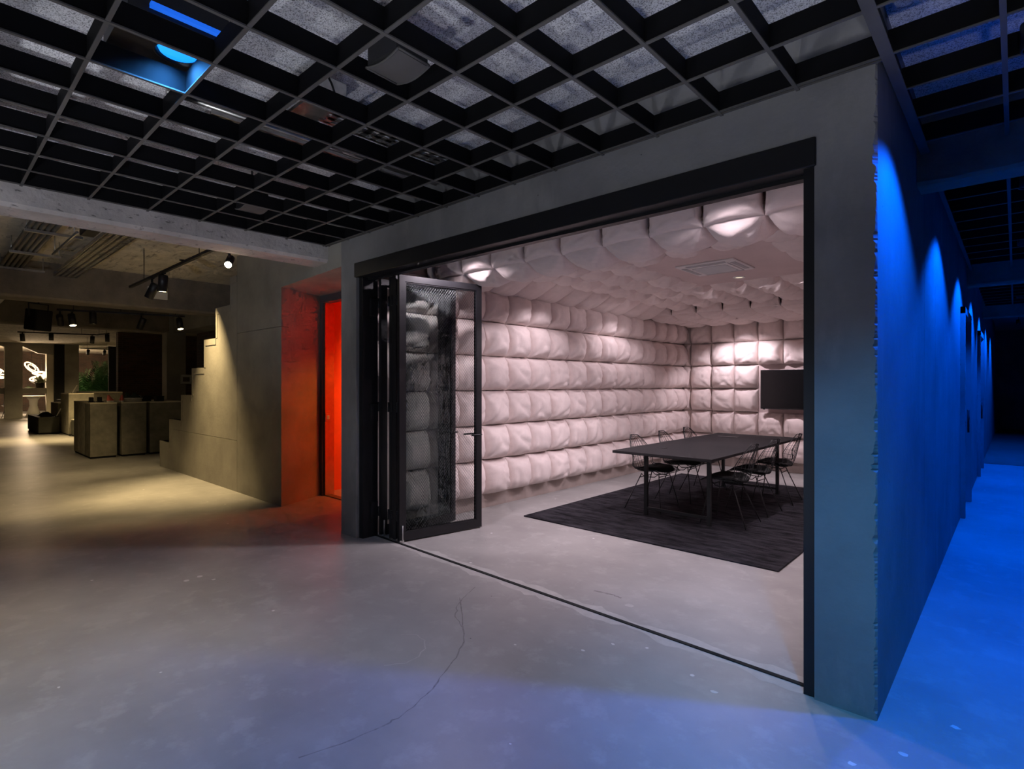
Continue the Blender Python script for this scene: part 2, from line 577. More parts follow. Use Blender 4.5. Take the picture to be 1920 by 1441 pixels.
# corridor wall: cast panels with open joints, two framed doors
wr = struct(MB().box(-0.72, XC - 0.03, 3.33, 24, 0, ZS).build('wall_right', 'concrete'), 'concrete corridor wall washed with blue light')
ys = [3.33, 4.93, 5.66, 7.0, 8.42]
for a, b in zip(ys[:-1], ys[1:]):
    MB().box(XC - 0.03, XC, a + (0.004 if a > 3.4 else 0), b - 0.004, 0, ZS).build('panel', 'concrete', wr)
for a, b in ((9.75, 10.75), (10.75, 12.4), (13.75, 15.0), (15.0, 17.5), (17.5, 24)):
    MB().box(XC - 0.03, XC, a + 0.004, b - 0.004, 0, ZS).build('panel', 'concrete', wr)
MB().box(XC - 0.03, XC, 8.42, 9.75, 2.52, ZS).build('panel', 'concrete', wr)
MB().box(XC - 0.03, XC, 12.4, 13.75, 2.52, ZS).build('panel', 'concrete', wr)
for n, (a, b) in ((3, (8.42, 9.75)), (4, (12.4, 13.75))):
    d = struct(MB().box(XC - 0.03, XC - 0.02, a + 0.08, b - 0.08, 0, 2.44).build('door_%d' % n, 'dark_frame'), 'flush corridor door in a steel frame')
    MB().box(XC - 0.03, XC + 0.045, a, a + 0.08, 0, 2.52).build('frame_post', 'concrete', d)
    MB().box(XC - 0.03, XC + 0.045, b - 0.08, b, 0, 2.52).build('frame_post', 'concrete', d)
    MB().box(XC - 0.03, XC + 0.045, a, b, 2.44, 2.52).build('frame_head', 'concrete', d)
    MB().tube([(XC + 0.02, b - 0.2, 0.95), (XC + 0.02, b - 0.2, 1.25)], 0.012).build('handle', 'black_metal', d)

# ------------------------------------------------------------------ open grid ceilings
gx = [-2.011 + 0.395 * i for i in range(-9, 21)]
gy = [1.371 + 0.4156 * j for j in range(-12, 5)]
grid = struct(empty('ceiling_grid'), 'open black square grid ceiling, lower edges toned grey as lit from below')


def rib(axis, at, a, b, parent, flange=0.018, h=0.115):
    m1, m2 = MB(), MB()
    if axis == 'x':
        m1.box(a, b, at - 0.003, at + 0.003, ZG + 0.006, ZG + h)
        m2.box(a, b, at - flange / 2, at + flange / 2, ZG, ZG + 0.006)
    else:
        m1.box(at - 0.003, at + 0.003, a, b, ZG + 0.006, ZG + h)
        m2.box(at - flange / 2, at + flange / 2, a, b, ZG - 0.0015, ZG + 0.0055)
    o = m1.build('blade', 'black_grid', parent)
    m2.build('flange', 'grid_edge', o)
    return o


for x in gx:
    if x < XC - 0.1:
        rib('y', x, -4.5, YW, grid)
for y in gy:
    rib('x', y, -5.62, -0.435, grid)
rib('x', YW - 0.02, -5.62, -0.435, grid, 0.012)
# corridor grid
rib('y', -0.435, -4.5, 4.5, grid, 0.05)
for x in gx:
    if x > -0.3 and x < 2.2:
        rib('y', x, -4.5, 4.5, grid, 0.022)
        rib('y', x, 4.73, 9.57, grid, 0.022)
        rib('y', x, 9.8, 14.4, grid, 0.022)
rib('y', -0.43, 4.73, 9.57, grid, 0.03)
for y in gy + [1.371 + 0.4156 * j for j in range(5, 8)]:
    rib('x', y, -0.435, 2.2, grid, 0.014)
for k in range(11):
    rib('x', 4.95 + 0.4156 * k, -0.43, 2.2, grid, 0.012)
for k in range(11):
    rib('x', 9.95 + 0.4156 * k, -0.43, 2.2, grid, 0.012)

# beams
def ragged_beam(name, x0, x1, y0, y1, z0, z1, axis, material, seed, label):
    r = random.Random(seed)
    mb = MB()
    n = 40
    if axis == 'y':
        pts = [(y0 + (y1 - y0) * i / n, r.uniform(-1, 1), r.uniform(-1, 1)) for i in range(n + 1)]
        for (a, j0, k0), (b, j1, k1) in zip(pts[:-1], pts[1:]):
            q = 0.006
            mb.quad([(x1, a, z1), (x1, b, z1), (x1, b, z0 + 0.03 + j1 * q), (x1, a, z0 + 0.03 + j0 * q)])
            mb.quad([(x1, a, z0 + 0.03 + j0 * q), (x1, b, z0 + 0.03 + j1 * q), (x1 - 0.03 + k1 * q, b, z0), (x1 - 0.03 + k0 * q, a, z0)])
            mb.quad([(x1 - 0.03 + k0 * q, a, z0), (x1 - 0.03 + k1 * q, b, z0), (x0 + 0.02, b, z0), (x0 + 0.02, a, z0)])
            mb.quad([(x0 + 0.02, a, z0), (x0 + 0.02, b, z0), (x0, b, z0 + 0.02), (x0, a, z0 + 0.02)])
            mb.quad([(x0, a, z0 + 0.02), (x0, b, z0 + 0.02), (x0, b, z1), (x0, a, z1)])
    else:
        pts = [(x0 + (x1 - x0) * i / n, r.uniform(-1, 1), r.uniform(-1, 1)) for i in range(n + 1)]
        for (a, j0, k0), (b, j1, k1) in zip(pts[:-1], pts[1:]):
            q = 0.006
            mb.quad([(a, y0, z1), (a, y0, z0 + 0.02 + j0 * q), (b, y0, z0 + 0.02 + j1 * q), (b, y0, z1)])
            mb.quad([(a, y0, z0 + 0.02 + j0 * q), (a, y0 + 0.02 + k0 * q, z0), (b, y0 + 0.02 + k1 * q, z0), (b, y0, z0 + 0.02 + j1 * q)])
            mb.quad([(a, y0 + 0.02 + k0 * q, z0), (a, y1, z0), (b, y1, z0), (b, y0 + 0.02 + k1 * q, z0)])
            mb.quad([(a, y1, z0), (a, y1, z1), (b, y1, z1), (b, y1, z0)])
    return struct(mb.build(name, material), label)


ragged_beam('beam', -6.02, -5.65, -9, 3.2, 2.955, ZS, 'y', 'concrete_rough', 1, 'rough concrete ceiling beam beside the grid ceiling')
ragged_beam('beam', -11.75, -11.2, -9, 9.0, 2.93, ZS + 0.02, 'y', 'beam_dark', 2, 'second rough concrete beam over the shop')
ragged_beam('beam', -16.55, -16.05, -9, 4.4, 2.93, ZS + 0.02, 'y', 'beam_dark', 5, 'third rough concrete beam over the shop')
ragged_beam('beam', XC, 3.0, 4.5, 4.73, 2.914, ZS, 'x', 'beam_dark', 6, 'concrete beam crossing the blue corridor near its mouth')
ragged_beam('beam', XC, 3.0, 9.57, 9.8, 2.914, ZS, 'x', 'beam_dark', 8, 'second concrete beam crossing the blue corridor')
ragged_beam('beam', XC, 3.0, 14.4, 14.65, 2.914, ZS, 'x', 'beam_dark', 9, 'third concrete beam crossing the blue corridor')
struct(MB().box(-16.0, -12.0, 4.50, 5.0, 2.93, ZS + 0.02).build('beam', 'stair_concrete'), 'pale concrete beam behind the stepped wall')
struct(MB().box(-16.5, -16.1, 4.36, 4.80, 0, ZS).build('column', 'stair_concrete'), 'square concrete column behind the stepped wall')

# ------------------------------------------------------------------ stepped stair wall, recess, red doorway
ws = struct(empty('wall_stair'), 'stepped concrete stair wall of cast panels')
YS0, YS1 = 3.21, 3.33
steps = [(-12.281, 0.501), (-11.682, 0.943), (-11.009, 1.403), (-10.447, 1.87), (-9.852, 2.325), (-9.328, 2.796), (-8.739, 3.209)]
up = [(-12.281, 0.0), (-8.486, 0.0), (-8.486, 0.76), (-12.281 + 0.6, 0.76), (-11.682, 0.76), (-11.682, 0.501), (-12.281, 0.501)]
MB().prism([(-12.281, 0), (-8.486, 0), (-8.486, 0.757), (-11.682, 0.757), (-11.682, 0.501), (-12.281, 0.501)], 'y', YS0, YS1).build('panel', 'stair_concrete', ws)
poly = [(-8.486, 0.763), (-8.486, ZS), (-8.739, ZS)]
for i in range(len(steps) - 1, 0, -1):
    x, z = steps[i]
    xp, zp = steps[i - 1]
    if i == len(steps) - 1:
        poly = [(-8.486, 0.763), (-8.486, z), (x, z)]
    poly += [(x, zp if i > 1 else 0.763)]
    if i > 1:
        poly += [(xp, zp)]
MB().prism(poly, 'y', YS0, YS1).build('panel', 'stair_concrete', ws)
MB().box(-8.486, -8.40, YS0 + 0.02, YS1, 3.209, ZS).build('panel', 'stair_concrete', ws)
MB().prism([(-8.480, YS0), (-7.03, YS0), (-7.085, YS1), (-8.480, YS1)], 'z', 0, 2.347).build('panel', 'stair_concrete', ws)
# upper right panel runs on over the recess to the pier
MB().prism([(-8.480, YS0), (-7.03, YS0), (-5.66, 3.11), (-5.323, YW), (-5.323, 3.33), (-8.480, 3.33)], 'z', 2.86, ZS).build('panel', 'stair_concrete', ws)
MB().prism([(-8.480, YS0), (-7.03, YS0), (-7.085, YS1), (-8.480, YS1)], 'z', 2.353, 2.86).build('panel', 'stair_concrete', ws)
for i, (x, z) in enumerate(steps):
    x2 = steps[i + 1][0] if i + 1 < len(steps) else -8.486
    MB().box(x, x2 + 0.0, YS0 - 0.006, YS1, z - 0.10, z).build('coping', 'stair_concrete', ws)
    zl = steps[i - 1][1] if i else 0.0
    MB().box(x - 0.001, x + 0.07, YS0 - 0.005, YS1, zl, z).build('coping', 'stair_concrete', ws)
# the stair itself and its black railing loops
st = empty('staircase', (-10.5, 3.8, 0))
tag(st, 'concrete stair rising behind the stepped wall', 'stairs')
x, z = -12.28, 0.0
for i in range(15):
    z = 0.22 * (i + 1)
    MB().box(-12.2 + 0.29 * i + 10.5, -12.2 + 0.29 * (i + 1) + 10.5, -0.28, 0.6, max(0, z - 0.5), z - 0.02).build('step', 'stair_concrete', st)
rl = empty('stair_railing', (-10.5, 3.40, 0))
tag(rl, 'black bent tube railing stepping up behind the concrete wall', 'railing')
for i, (x, z) in enumerate(steps[:6]):
    zt = z + 0.40
    zl = max(0.02, z - 0.5)
    xm = x + (0.17 if i in (3, 4) else 0.30)
    MB().tube([(xm, 0, zl), (xm, 0, zt - 0.05), (xm + 0.03, 0, zt - 0.015), (xm + 0.07, 0, zt), (xm + 0.55, 0, zt)], 0.028, 8).build('railing_loop', 'black_metal', rl).location = (10.5, 0, 0)

# recess side wall (splayed) and ceiling
struct(MB().prism([(-7.085, YS1), (-7.36, 3.93), (-7.5, 3.93), (-7.5, YS1)], 'z', 0, 2.86).build('wall_recess', 'stair_concrete'), 'splayed recess wall glowing red and orange')
struct(MB().box(-7.5, -5.2, 3.33, 4.0, 2.86, 2.95).build('ceiling_recess', 'stair_concrete'))
d2 = struct(empty('door_2', (-7.36, 3.95, 0)), 'grey steel door frame opening into an orange lit room')
MB().box(0, 0.07, -0.03, 0.09, 0, 2.86).build('frame_post', 'dark_frame', d2)
MB().box(1.15, 1.22, -0.03, 0.09, 0, 2.86).build('frame_post', 'dark_frame', d2)
MB().box(0.07, 1.15, -0.03, 0.09, 2.76, 2.86).build('frame_head', 'dark_frame', d2)
MB().box(0.07, 0.10, 0.0, 0.14, 0, 2.76).build('inner_edge', 'brushed', d2)
MB().box(0.0, 1.2, 0.0, 0.10, 0.0, 0.012).build('door_sill', 'olive_wood', d2)
struct(MB().box(-6.14, -5.323, 3.92, 4.05, 0, 2.95).build('wall_recess_back', 'stair_concrete'))
rr = struct(MB().box(-7.55, -5.35, 6.0, 6.1, 0, 3.0).build('wall_red_room', 'red_wall'), 'orange painted wall seen through the doorway')
MB().box(-7.7, -7.55, 4.04, 6.1, 0, 3.0).build('side_panel', 'red_wall', rr)
MB().box(-5.45, -5.35, 4.06, 6.0, 0, 3.0).build('side_panel', 'red_wall', rr)
MB().box(-7.7, -5.35, 4.06, 6.1, 3.0, 3.05).build('top_panel', 'red_wall', rr)
MB().box(-7.05, -6.35, 5.985, 6.0, 0, 2.1).build('cupboard_panel', 'red_wall', rr)
sw = empty('light_switch', (-7.265, 3.99, 1.12))
tag(sw, 'small pale switch plate beside the orange doorway', 'switch')
MB().bbox(0.0, 0.012, -0.04, 0.04, -0.06, 0.06, 0.003).build('plate', 'brushed', sw)
MB().bbox(0.012, 0.018, -0.02, 0.02, -0.03, 0.03, 0.002).build('rocker', 'white_plastic', sw)
wl = empty('strip_lamp', (-7.50, 4.6, 2.3))
tag(wl, 'amber strip lamp on the wall inside the orange room', 'lamp')
MB().box(-0.04, 0.0, -0.05, 0.05, -0.5, 0.5).build('housing', 'brushed', wl)
MB().tube([(0.03, 0, -0.46), (0.03, 0, 0.46)], 0.028, 10).build('tube', 'amber_strip', wl)
spot('red_room_lamp', (-6.5, 4.35, 2.85), (-7.0, 6.0, 1.3), 340, (1.0, 0.22, 0.06), 120, 0.8, 0.15)
spot('red_room_lamp_low', (-6.3, 5.3, 2.4), (-7.25, 3.6, 0.7), 72, (1.0, 0.25, 0.03), 60, 0.8, 0.15)

# ------------------------------------------------------------------ padded room
def pillow_mesh(seed, n=26, sag=0.1, wr=1.0, pw=2.6, ex=0.5, pinch=0.0):
    r = random.Random(seed)
    ph = [r.uniform(0, 6.28) for _ in range(8)]
    k = [r.choice((7, 8, 9, 10, 11)) for _ in range(4)]
    am = [r.uniform(0.3, 1.0) for _ in range(4)]
    fold = [(r.uniform(-0.7, 0.7), r.uniform(-0.7, 0.7), r.uniform(0, 3.14), r.uniform(0.03, 0.08)) for _ in range(4)]
    cs = [(-1, -1), (1, -1), (1, 1), (-1, 1)]
    eg = (r.uniform(13, 19), r.uniform(13, 19))

    def fn(a, b):
        # cluster the samples at the rim so the crease stays crisp
        u = math.sin((a - 0.5) * math.pi)
        v = math.sin((b - 0.5) * math.pi)
        vs = v + sag * (1 - v * v)
        vs = max(-1, min(1, vs))
        h = max(0.0, (1 - abs(u) ** pw) * (1 - abs(vs) ** pw)) ** ex
        w = 0.0
        for i, (cx, cy) in enumerate(cs):
            dx, dy = u - cx, v - cy
            d = math.hypot(dx, dy)
            th = math.atan2(dy * -cy, dx * -cx)
            w += am[i] * 0.15 * math.exp(-d * 1.6) * math.sin(th * k[i] + ph[i]) * min(1, d * 3)
        for fx, fy, fa, famp in fold:
            s = (u - fx) * math.cos(fa) + (v - fy) * math.sin(fa)
            t = -(u - fx) * math.sin(fa) + (v - fy) * math.cos(fa)
            w -= famp * math.exp(-(s / 0.08) ** 2) * math.exp(-(t / 0.6) ** 2)
        ed = math.exp(-(1 - abs(v)) * 5.0) * math.sin(u * eg[0] + ph[2]) * (0.4 + 0.6 * math.sin(u * 3 + ph[3]) ** 2)
        ed += math.exp(-(1 - abs(u)) * 5.0) * math.sin(v * eg[1] + ph[4]) * (0.4 + 0.6 * math.sin(v * 3 + ph[7]) ** 2)
        w += 0.055 * ed
        w += 0.018 * math.sin(u * 5 + ph[5]) * math.sin(v * 4 + ph[6])
        z = 1.22 * h * (1 + w * wr * 1.3) + w * wr * 0.25 * min(1, h * 3) - 0.22
        # gathered rim: edges between the stitched corners swell a little
        eu = u * (0.5 + (0.012 * h - pinch) * (1 - v * v))
        ev = v * (0.5 + (0.012 * h - pinch * 1.6) * (1 - u * u))
        j = 0.006 * math.sin(9 * u + ph[0]) * (abs(v) > 0.98) + 0.006 * math.sin(9 * v + ph[1]) * (abs(u) > 0.98)
        return (eu + (j if abs(u) > 0.98 else 0), ev + (j if abs(v) > 0.98 else 0), z)
    mb = MB()
    mb.grid(fn, n, n)
    # returned skirt that closes the seam
    rim = [i for i in range(n + 1)] + [(n + 1) * j + n for j in range(1, n + 1)] + [(n + 1) * n + i for i in range(n - 1, -1, -1)] + [(n + 1) * j for j in range(n - 1, 0, -1)]
    b0 = len(mb.v)
    for q in rim:
        x, y, z = mb.v[q]
        mb.v.append((x * 0.97, y * 0.97, -0.6))
    for a in range(len(rim)):
        c = (a + 1) % len(rim)
        mb.f.append((rim[a], b0 + a, b0 + c, rim[c]))
        mb.s.append(False)
    return mb.mesh('pillow', 'fabric')


WALLP = [pillow_mesh(100 + i, sag=0.16) for i in range(9)]
CEILP = [pillow_mesh(200 + i, sag=0.0, wr=1.0, pw=2.4, ex=0.5) for i in range(7)]
SOFP = [pillow_mesh(300 + i, sag=0.0, wr=1.1, pw=3.6, ex=0.42, pinch=0.028) for i in range(5)]
prand = random.Random(11)


def pillow(parent, c, U, V, N, su, sv, dep, pool):
    o = bpy.data.objects.new('pillow', prand.choice(pool))
    COL.objects.link(o)
    o.parent = parent
    f = prand.uniform(0.92, 1.08)
    U, V, N = Vector(U) * su * 0.985, Vector(V) * sv * 0.985, Vector(N) * dep * f
    m = Matrix(((U.x, V.x, N.x, c[0]), (U.y, V.y, N.y, c[1]), (U.z, V.z, N.z, c[2]), (0, 0, 0, 1)))
    o.matrix_basis = m
    return o


DEP = 0.16
wl_ = struct(MB().box(-5.323, XL - 0.04, 3.33, YB + 0.3, 0, ZS).build('wall_left', 'pink_plaster'), 'padded wall of pink beige pillows left of the table')
MB().box(XL - 0.04, XL - 0.02, 3.33, YB, 0, 0.20).build('baseboard', 'skirting', wl_)
y0 = 4.914 - 3 * PW - 0.06
for c in range(-3, 13):
    for r in range(6):
        pillow(wl_, (XL, 4.914 + PW * (c + 0.5), Z0 + PH * (r + 0.5)), (0, 1, 0), (0, 0, 1), (1, 0, 0), PW, PH, DEP, WALLP)
wb_ = struct(MB().box(-5.1, -0.7, YB + 0.04, YB + 0.3, 0, ZS).build('wall_back', 'pink_plaster'), 'padded back wall of pink beige pillows with a screen recess')
MB().box(XL, -0.75, YB + 0.02, YB + 0.04, 0, 0.20).build('baseboard', 'skirting', wb_)
bx = [-5.03, -4.86, -4.43, -3.99, -3.545, -3.105, -2.665, -2.225, -1.785, -1.345, -0.905]
for c in range(len(bx) - 1):
    for r in range(6):
        if r in (2, 3) and 4 <= c <= 6:
            continue
        w = bx[c + 1] - bx[c]
        pillow(wb_, ((bx[c] + bx[c + 1]) / 2, YB, Z0 + PH * (r + 0.5)), (1, 0, 0), (0, 0, 1), (0, -1, 0), w, PH, DEP if w > 0.3 else 0.08, WALLP)
struct(MB().box(-0.79, -0.72, 3.33, YB + 0.3, 0, ZS).build('wall_room_right', 'pink_plaster'))
# ceiling zones: raised light strip, lowered front row, raised middle, lowered rear
cp = struct(MB().box(-5.1, -0.72, 3.33, YB + 0.1, 3.12, 3.2).build('ceiling_padded', 'pink_plaster'), 'padded ceiling of hanging pink beige pillows')
PX = 0.45
xs = [-4.907 + PX * i for i in range(10)]
ZA, ZBB, ZC, ZD = 3.02, 2.80, 3.02, 2.80
ZPN = 2.94
YA, YBB, YC = 4.05, 4.50, 9.0
MB().box(-5.1, -0.72, YBB + 0.02, YC - 0.02, ZC + 0.04, ZC + 0.05).build('backing_board', 'pink_plaster', cp)
for i in range(9):
    xc = xs[i] + PX / 2
    pillow(cp, (xc, 3.70, ZA + 0.04), (1, 0, 0), (0, -1, 0), (0, 0, -1), PX, 0.66, 0.05, CEILP)
    if i == 0:
        for (yy, zz, nn, sv, vv) in ((YA, (ZA + ZBB) / 2 + 0.02, (0, -1, 0), ZA - ZBB + 0.06, (0, 0, 1)), ((YA + YBB) / 2, ZBB, (0, 0, -1), YBB - YA, (0, -1, 0))):
            pillow(cp, (-4.97, yy, zz), (1, 0, 0), vv, nn, 0.13, sv, 0.07, CEILP)
    pillow(cp, (xc, YA, (ZA + ZBB) / 2 + 0.02), (1, 0, 0), (0, 0, 1), (0, -1, 0), PX, ZA - ZBB + 0.05, 0.085, SOFP)
    pillow(cp, (xc, (YA + YBB) / 2, ZBB), (1, 0, 0), (0, -1, 0), (0, 0, -1), PX, YBB - YA, 0.125, CEILP)
ny = 10
py = (YC - YBB) / ny
for j in range(ny):
    yc = YBB + py * (j + 0.5)
    for i in range(9):
        xc = xs[i] + PX / 2
        if i == 0 or (-3.15 < xc < -1.75 and 5.4 < yc < 7.0):
            continue
        pillow(cp, (xc, yc, ZC), (1, 0, 0), (0, -1, 0), (0, 0, -1), PX, py, 0.165, CEILP)
    # leaning row between the left wall and the ceiling
    pillow(cp, (-4.745, yc, 2.895), (0, 1, 0), Vector((0.925, 0, 0.38)), Vector((0.38, 0, -0.925)), py, 0.615, 0.10, CEILP)
for i in range(9):
    xc = xs[i] + PX / 2
    pillow(cp, (xc, YC, (ZC + ZD) / 2 + 0.01), (1, 0, 0), (0, 0, 1), (0, -1, 0), PX, ZC - ZD + 0.02, 0.07, SOFP)
    for j in range(4):
        w = (YB - YC) / 4
        pillow(cp, (xc, YC + w * (j + 0.5), ZD), (1, 0, 0), (0, -1, 0), (0, 0, -1), PX, w, 0.085, CEILP)
MB().box(-3.20, -1.66, 5.30, 7.26, ZPN, ZPN + 0.02).build('plain_panel', 'pink_plaster', cp)

# cassette air conditioner
ac = empty('air_conditioner', (-2.53, 6.19, ZPN))
tag(ac, 'white square ceiling cassette air conditioner on the plain panel', 'air conditioner')
MB().bbox(-0.33, 0.33, -0.33, 0.33, -0.02, 0.0, 0.006).build('surround', 'white_plastic', ac)
MB().bbox(-0.23, 0.23, -0.23, 0.23, -0.03, -0.02, 0.004).build('inner_frame', 'white_plastic', ac)
MB().box(-0.19, 0.19, -0.19, 0.19, -0.032, -0.03).build('grille', 'grey_plastic', ac)
for i in range(13):
    t = -0.18 + 0.03 * i
    MB().box(-0.19, 0.19, t - 0.004, t + 0.004, -0.037, -0.032).build('grille_bar', 'white_plastic', ac)
for s in (-1, 1):
    MB().box(-0.22, 0.22, s * 0.28 - 0.025, s * 0.28 + 0.025, -0.024, -0.02).build('air_slot', 'grey_plastic', ac)
    MB().box(s * 0.28 - 0.025, s * 0.28 + 0.025, -0.22, 0.22, -0.024, -0.02).build('air_slot', 'grey_plastic', ac)


def downlight(loc, label, lens='room_lens', r=0.055, ring='white_plastic', group=None, deep=False):
    o = empty('downlight', loc)
    tag(o, label, 'downlight', group)
    MB().lathe([(r * 0.82, 0.0), (r * 0.82, -0.006), (r * 1.1, -0.012), (r * 1.3, -0.008), (r * 1.32, 0.0)], 24, caps=False).build('trim_ring', ring, o)
    if deep:
        MB().lathe([(r * 0.84, -0.006), (r * 0.84, 0.09), (0.001, 0.09)], 24, caps=False).build('baffle', 'black_metal', o)
        MB().lathe([(0.001, 0.080), (r * 0.8, 0.080), (r * 0.8, 0.085), (0.001, 0.085)], 24).build('lens', lens, o)
    else:
        MB().lathe([(0.001, -0.003), (r * 0.84, -0.003), (r * 0.84, 0.02), (0.001, 0.02)], 24).build('lens', lens, o)
    return o


downlight((-2.55, 6.98, ZPN), 'round downlight beside the ceiling air conditioner')
spot('room_downlight', (-2.55, 6.98, 2.90), (-2.55, 6.9, 0), 200, ROOMW, 134, 0.7, 0.06)
downlight((-1.52, 3.66, ZA - 0.03), 'recessed downlight over the sill near the concrete corner pier', r=0.05, deep=True)
spot('sill_downlight', (-1.52, 3.66, 2.955), (-1.52, 3.72, 0), 40, ROOMW, 150, 0.5, 0.03)
downlight((-4.20, 3.66, ZA - 0.03), 'recessed downlight over the sill near the folded glass door', r=0.05, deep=True)
spot('sill_downlight', (-4.20, 3.66, 2.955), (-4.20, 3.66, 0), 85, ROOMW, 150, 0.5, 0.03)
for nm, loc, tg, pw, cone in (('first downlight grazing the padded wall behind the folded door', (-4.18, 5.75, 2.86), (-4.75, 5.75, 0.9), 32, 118),
                        ('second downlight grazing the padded wall beyond the first', (-4.18, 7.75, 2.86), (-4.75, 7.75, 0.9), 32, 118),
                        ('downlight washing the padded back wall beside the screen', (-3.68, 9.85, 2.70), (-3.68, 10.45, 0.8), 84, 122),
                        ('downlight washing the padded back wall behind the jamb', (-1.9, 9.85, 2.70), (-1.9, 10.45, 0.8), 84, 122),
                        ('added fill downlight above the far side chairs', (-1.5, 7.6, 2.86), (-5.0, 7.3, 0.9), 66, 78),  # this and the next three: unseen fill added to brighten the room
                        ('added fill downlight above the bare floor between sill and rug', (-2.6, 4.75, 2.86), (-4.6, 5.2, 0.4), 95, 84),
                        ('added fill downlight above the rug corner nearest the jamb', (-1.55, 5.15, 2.86), (-1.7, 5.5, 0), 78, 96),
                        ('added fill downlight above the bare floor beside the padded wall', (-3.55, 4.75, 2.86), (-3.5, 5.1, 0), 84, 98)):
    downlight((loc[0], loc[1], loc[2] + (0.10 if loc[1] < 9 else 0.06)), nm, r=0.045, ring='pink_plaster', deep=True)
    spot('room_spot', (loc[0], loc[1], loc[2] - 0.02), tg, pw, ROOMW, cone, 0.5, 0.04)

# television
tv = empty('television', (-2.845, 10.50, 1.5))
tag(tv, 'flat black television on the padded back wall', 'television')
MB().bbox(-0.598, 0.598, -0.02, 0.03, -0.355, 0.355, 0.006).build('casing', 'black_metal', tv)
MB().box(-0.59, 0.59, -0.0215, -0.02, -0.335, 0.345).build('screen', 'screen', tv)
MB().box(-0.3, 0.3, 0.03, 0.19, -0.2, 0.2).build('wall_bracket', 'black_metal', tv)
MB().box(-0.56, -0.53, -0.0, 0.03, -0.368, -0.355).build('sensor', 'black_metal', tv)

# ------------------------------------------------------------------ folding glass door
dr = struct(empty('door_1', (0, 0, 0)), 'black steel folding glass door stacked open beside the concrete pier')
MB().bbox(-5.05, -0.742, 3.07, 3.30, 2.705, 2.85, 0.004).build('head_track', 'black_metal', dr)
MB().box(-5.03, -0.80, 3.18, 3.24, 2.685, 2.705).build('track_lip', 'black_metal', dr)
MB().box(-0.805, -0.75, 3.10, 3.30, 0, 2.705).build('jamb', 'black_metal', dr)
MB().box(-5.03, -4.965, 3.12, 3.30, 0, 2.705).build('jamb', 'black_metal', dr)
MB().prism([(-5.0, 3.272), (-0.805, 3.170), (-0.805, 3.200), (-5.0, 3.302)], 'z', 0.0, 0.006).build('floor_track', 'near_black', dr)


def leaf(p, q, z0, z1, mesh=True, handle=True, name='leaf'):
    p, q = Vector((*p, 0)), Vector((*q, 0))
    u = (q - p).normalized()
    w = (q - p).length
    nrm = Vector((-u.y, u.x, 0))
    m = Matrix(((u.x, nrm.x, 0, p.x), (u.y, nrm.y, 0, p.y), (0, 0, 1, z0), (0, 0, 0, 1)))
    h = z1 - z0
    T, D = 0.065, 0.022
    mb = MB()
    mb.box(0, T, -D, D, 0, h).box(w - T, w, -D, D, 0, h).box(T, w - T, -D, D, 0, 0.085).box(T, w - T, -D, D, h - T, h)
    o = mb.build(name, 'black_metal', dr)
    o.matrix_basis = m
    MB().box(T - 0.005, w - T + 0.005, -0.006, 0.006, 0.08, h - T + 0.005).build('pane', 'glass', o)
    bd = MB()
    for s in (-1, 1):
        y = s * 0.012
        bd.box(T, T + 0.012, y - 0.004, y + 0.004, 0.085, h - T).box(w - T - 0.012, w - T, y - 0.004, y + 0.004, 0.085, h - T)
        bd.box(T, w - T, y - 0.004, y + 0.004, 0.085, 0.097).box(T, w - T, y - 0.004, y + 0.004, h - T - 0.012, h - T)
    bd.build('glazing_bead', 'black_metal', o)
    if mesh:
        wm = MB()
        x0, x1, a0, a1 = T, w - T, 0.09, h - T
        W, H = x1 - x0, a1 - a0
        k = 1.25
        pitch = 0.030
        for s in (1, -1):
            t = -H / k
            while t < W:
                # line x = t + y/k clipped to the pane
                ya, yb = max(0, -t * k), min(H, (W - t) * k)
                if yb - ya > 0.01:
                    xa, xb = t + ya / k, t + yb / k
                    if s < 0:
                        xa, xb = W - xa, W - xb
                    wm.tube([(x0 + xa, s * 0.0012, a0 + ya), (x0 + xb, s * 0.0012, a0 + yb)], 0.0013, 3, caps=False)
                t += pitch
        wo = wm.build('wire_mesh', 'wire', o)
        wo['kind'] = 'stuff'
    for hz in (0.25, 1.35, h - 0.25):
        MB().tube([(0.0, D + 0.008, hz - 0.05), (0.0, D + 0.008, hz + 0.05)], 0.011, 8).build('hinge', 'black_metal', o)
    if handle:
        hb = MB()
        hb.tube([(w - 0.035, -D, 1.03), (w - 0.035, -D - 0.05, 1.03), (w - 0.055, -D - 0.06, 1.03), (w - 0.17, -D - 0.06, 1.03)], 0.009, 8)
        hb.tube([(w - 0.035, D, 1.03), (w - 0.035, D + 0.05, 1.03), (w - 0.055, D + 0.06, 1.03), (w - 0.17, D + 0.06, 1.03)], 0.009, 8)
        hb.build('handle', 'black_metal', o)
    # drop bolt at the track end
    MB().tube([(0.03, -D - 0.01, 0.005), (0.03, -D - 0.01, 0.16)], 0.008, 8).build('drop_bolt', 'steel', o)
    MB().box(0.0, 0.05, -D - 0.004, D + 0.004, -0.008, 0.012).build('floor_shoe', 'steel', o)
    return o


leaf((-4.575, 3.285), (-4.395, 4.262), 0.012, 2.70)
leaf((-4.650, 3.285), (-4.840, 4.262), 0.012, 2.70)
leaf((-4.715, 3.290), (-4.868, 4.235), 0.012, 2.70, mesh=False, handle=False)
leaf((-4.905, 3.290), (-4.885, 4.150), 0.012, 2.70, mesh=False, handle=False)
for hz in (0.28, 1.3, 2.4):
    MB().box(-4.965, -4.93, 3.20, 3.28, hz - 0.09, hz + 0.09).build('hinge', 'black_metal', dr)

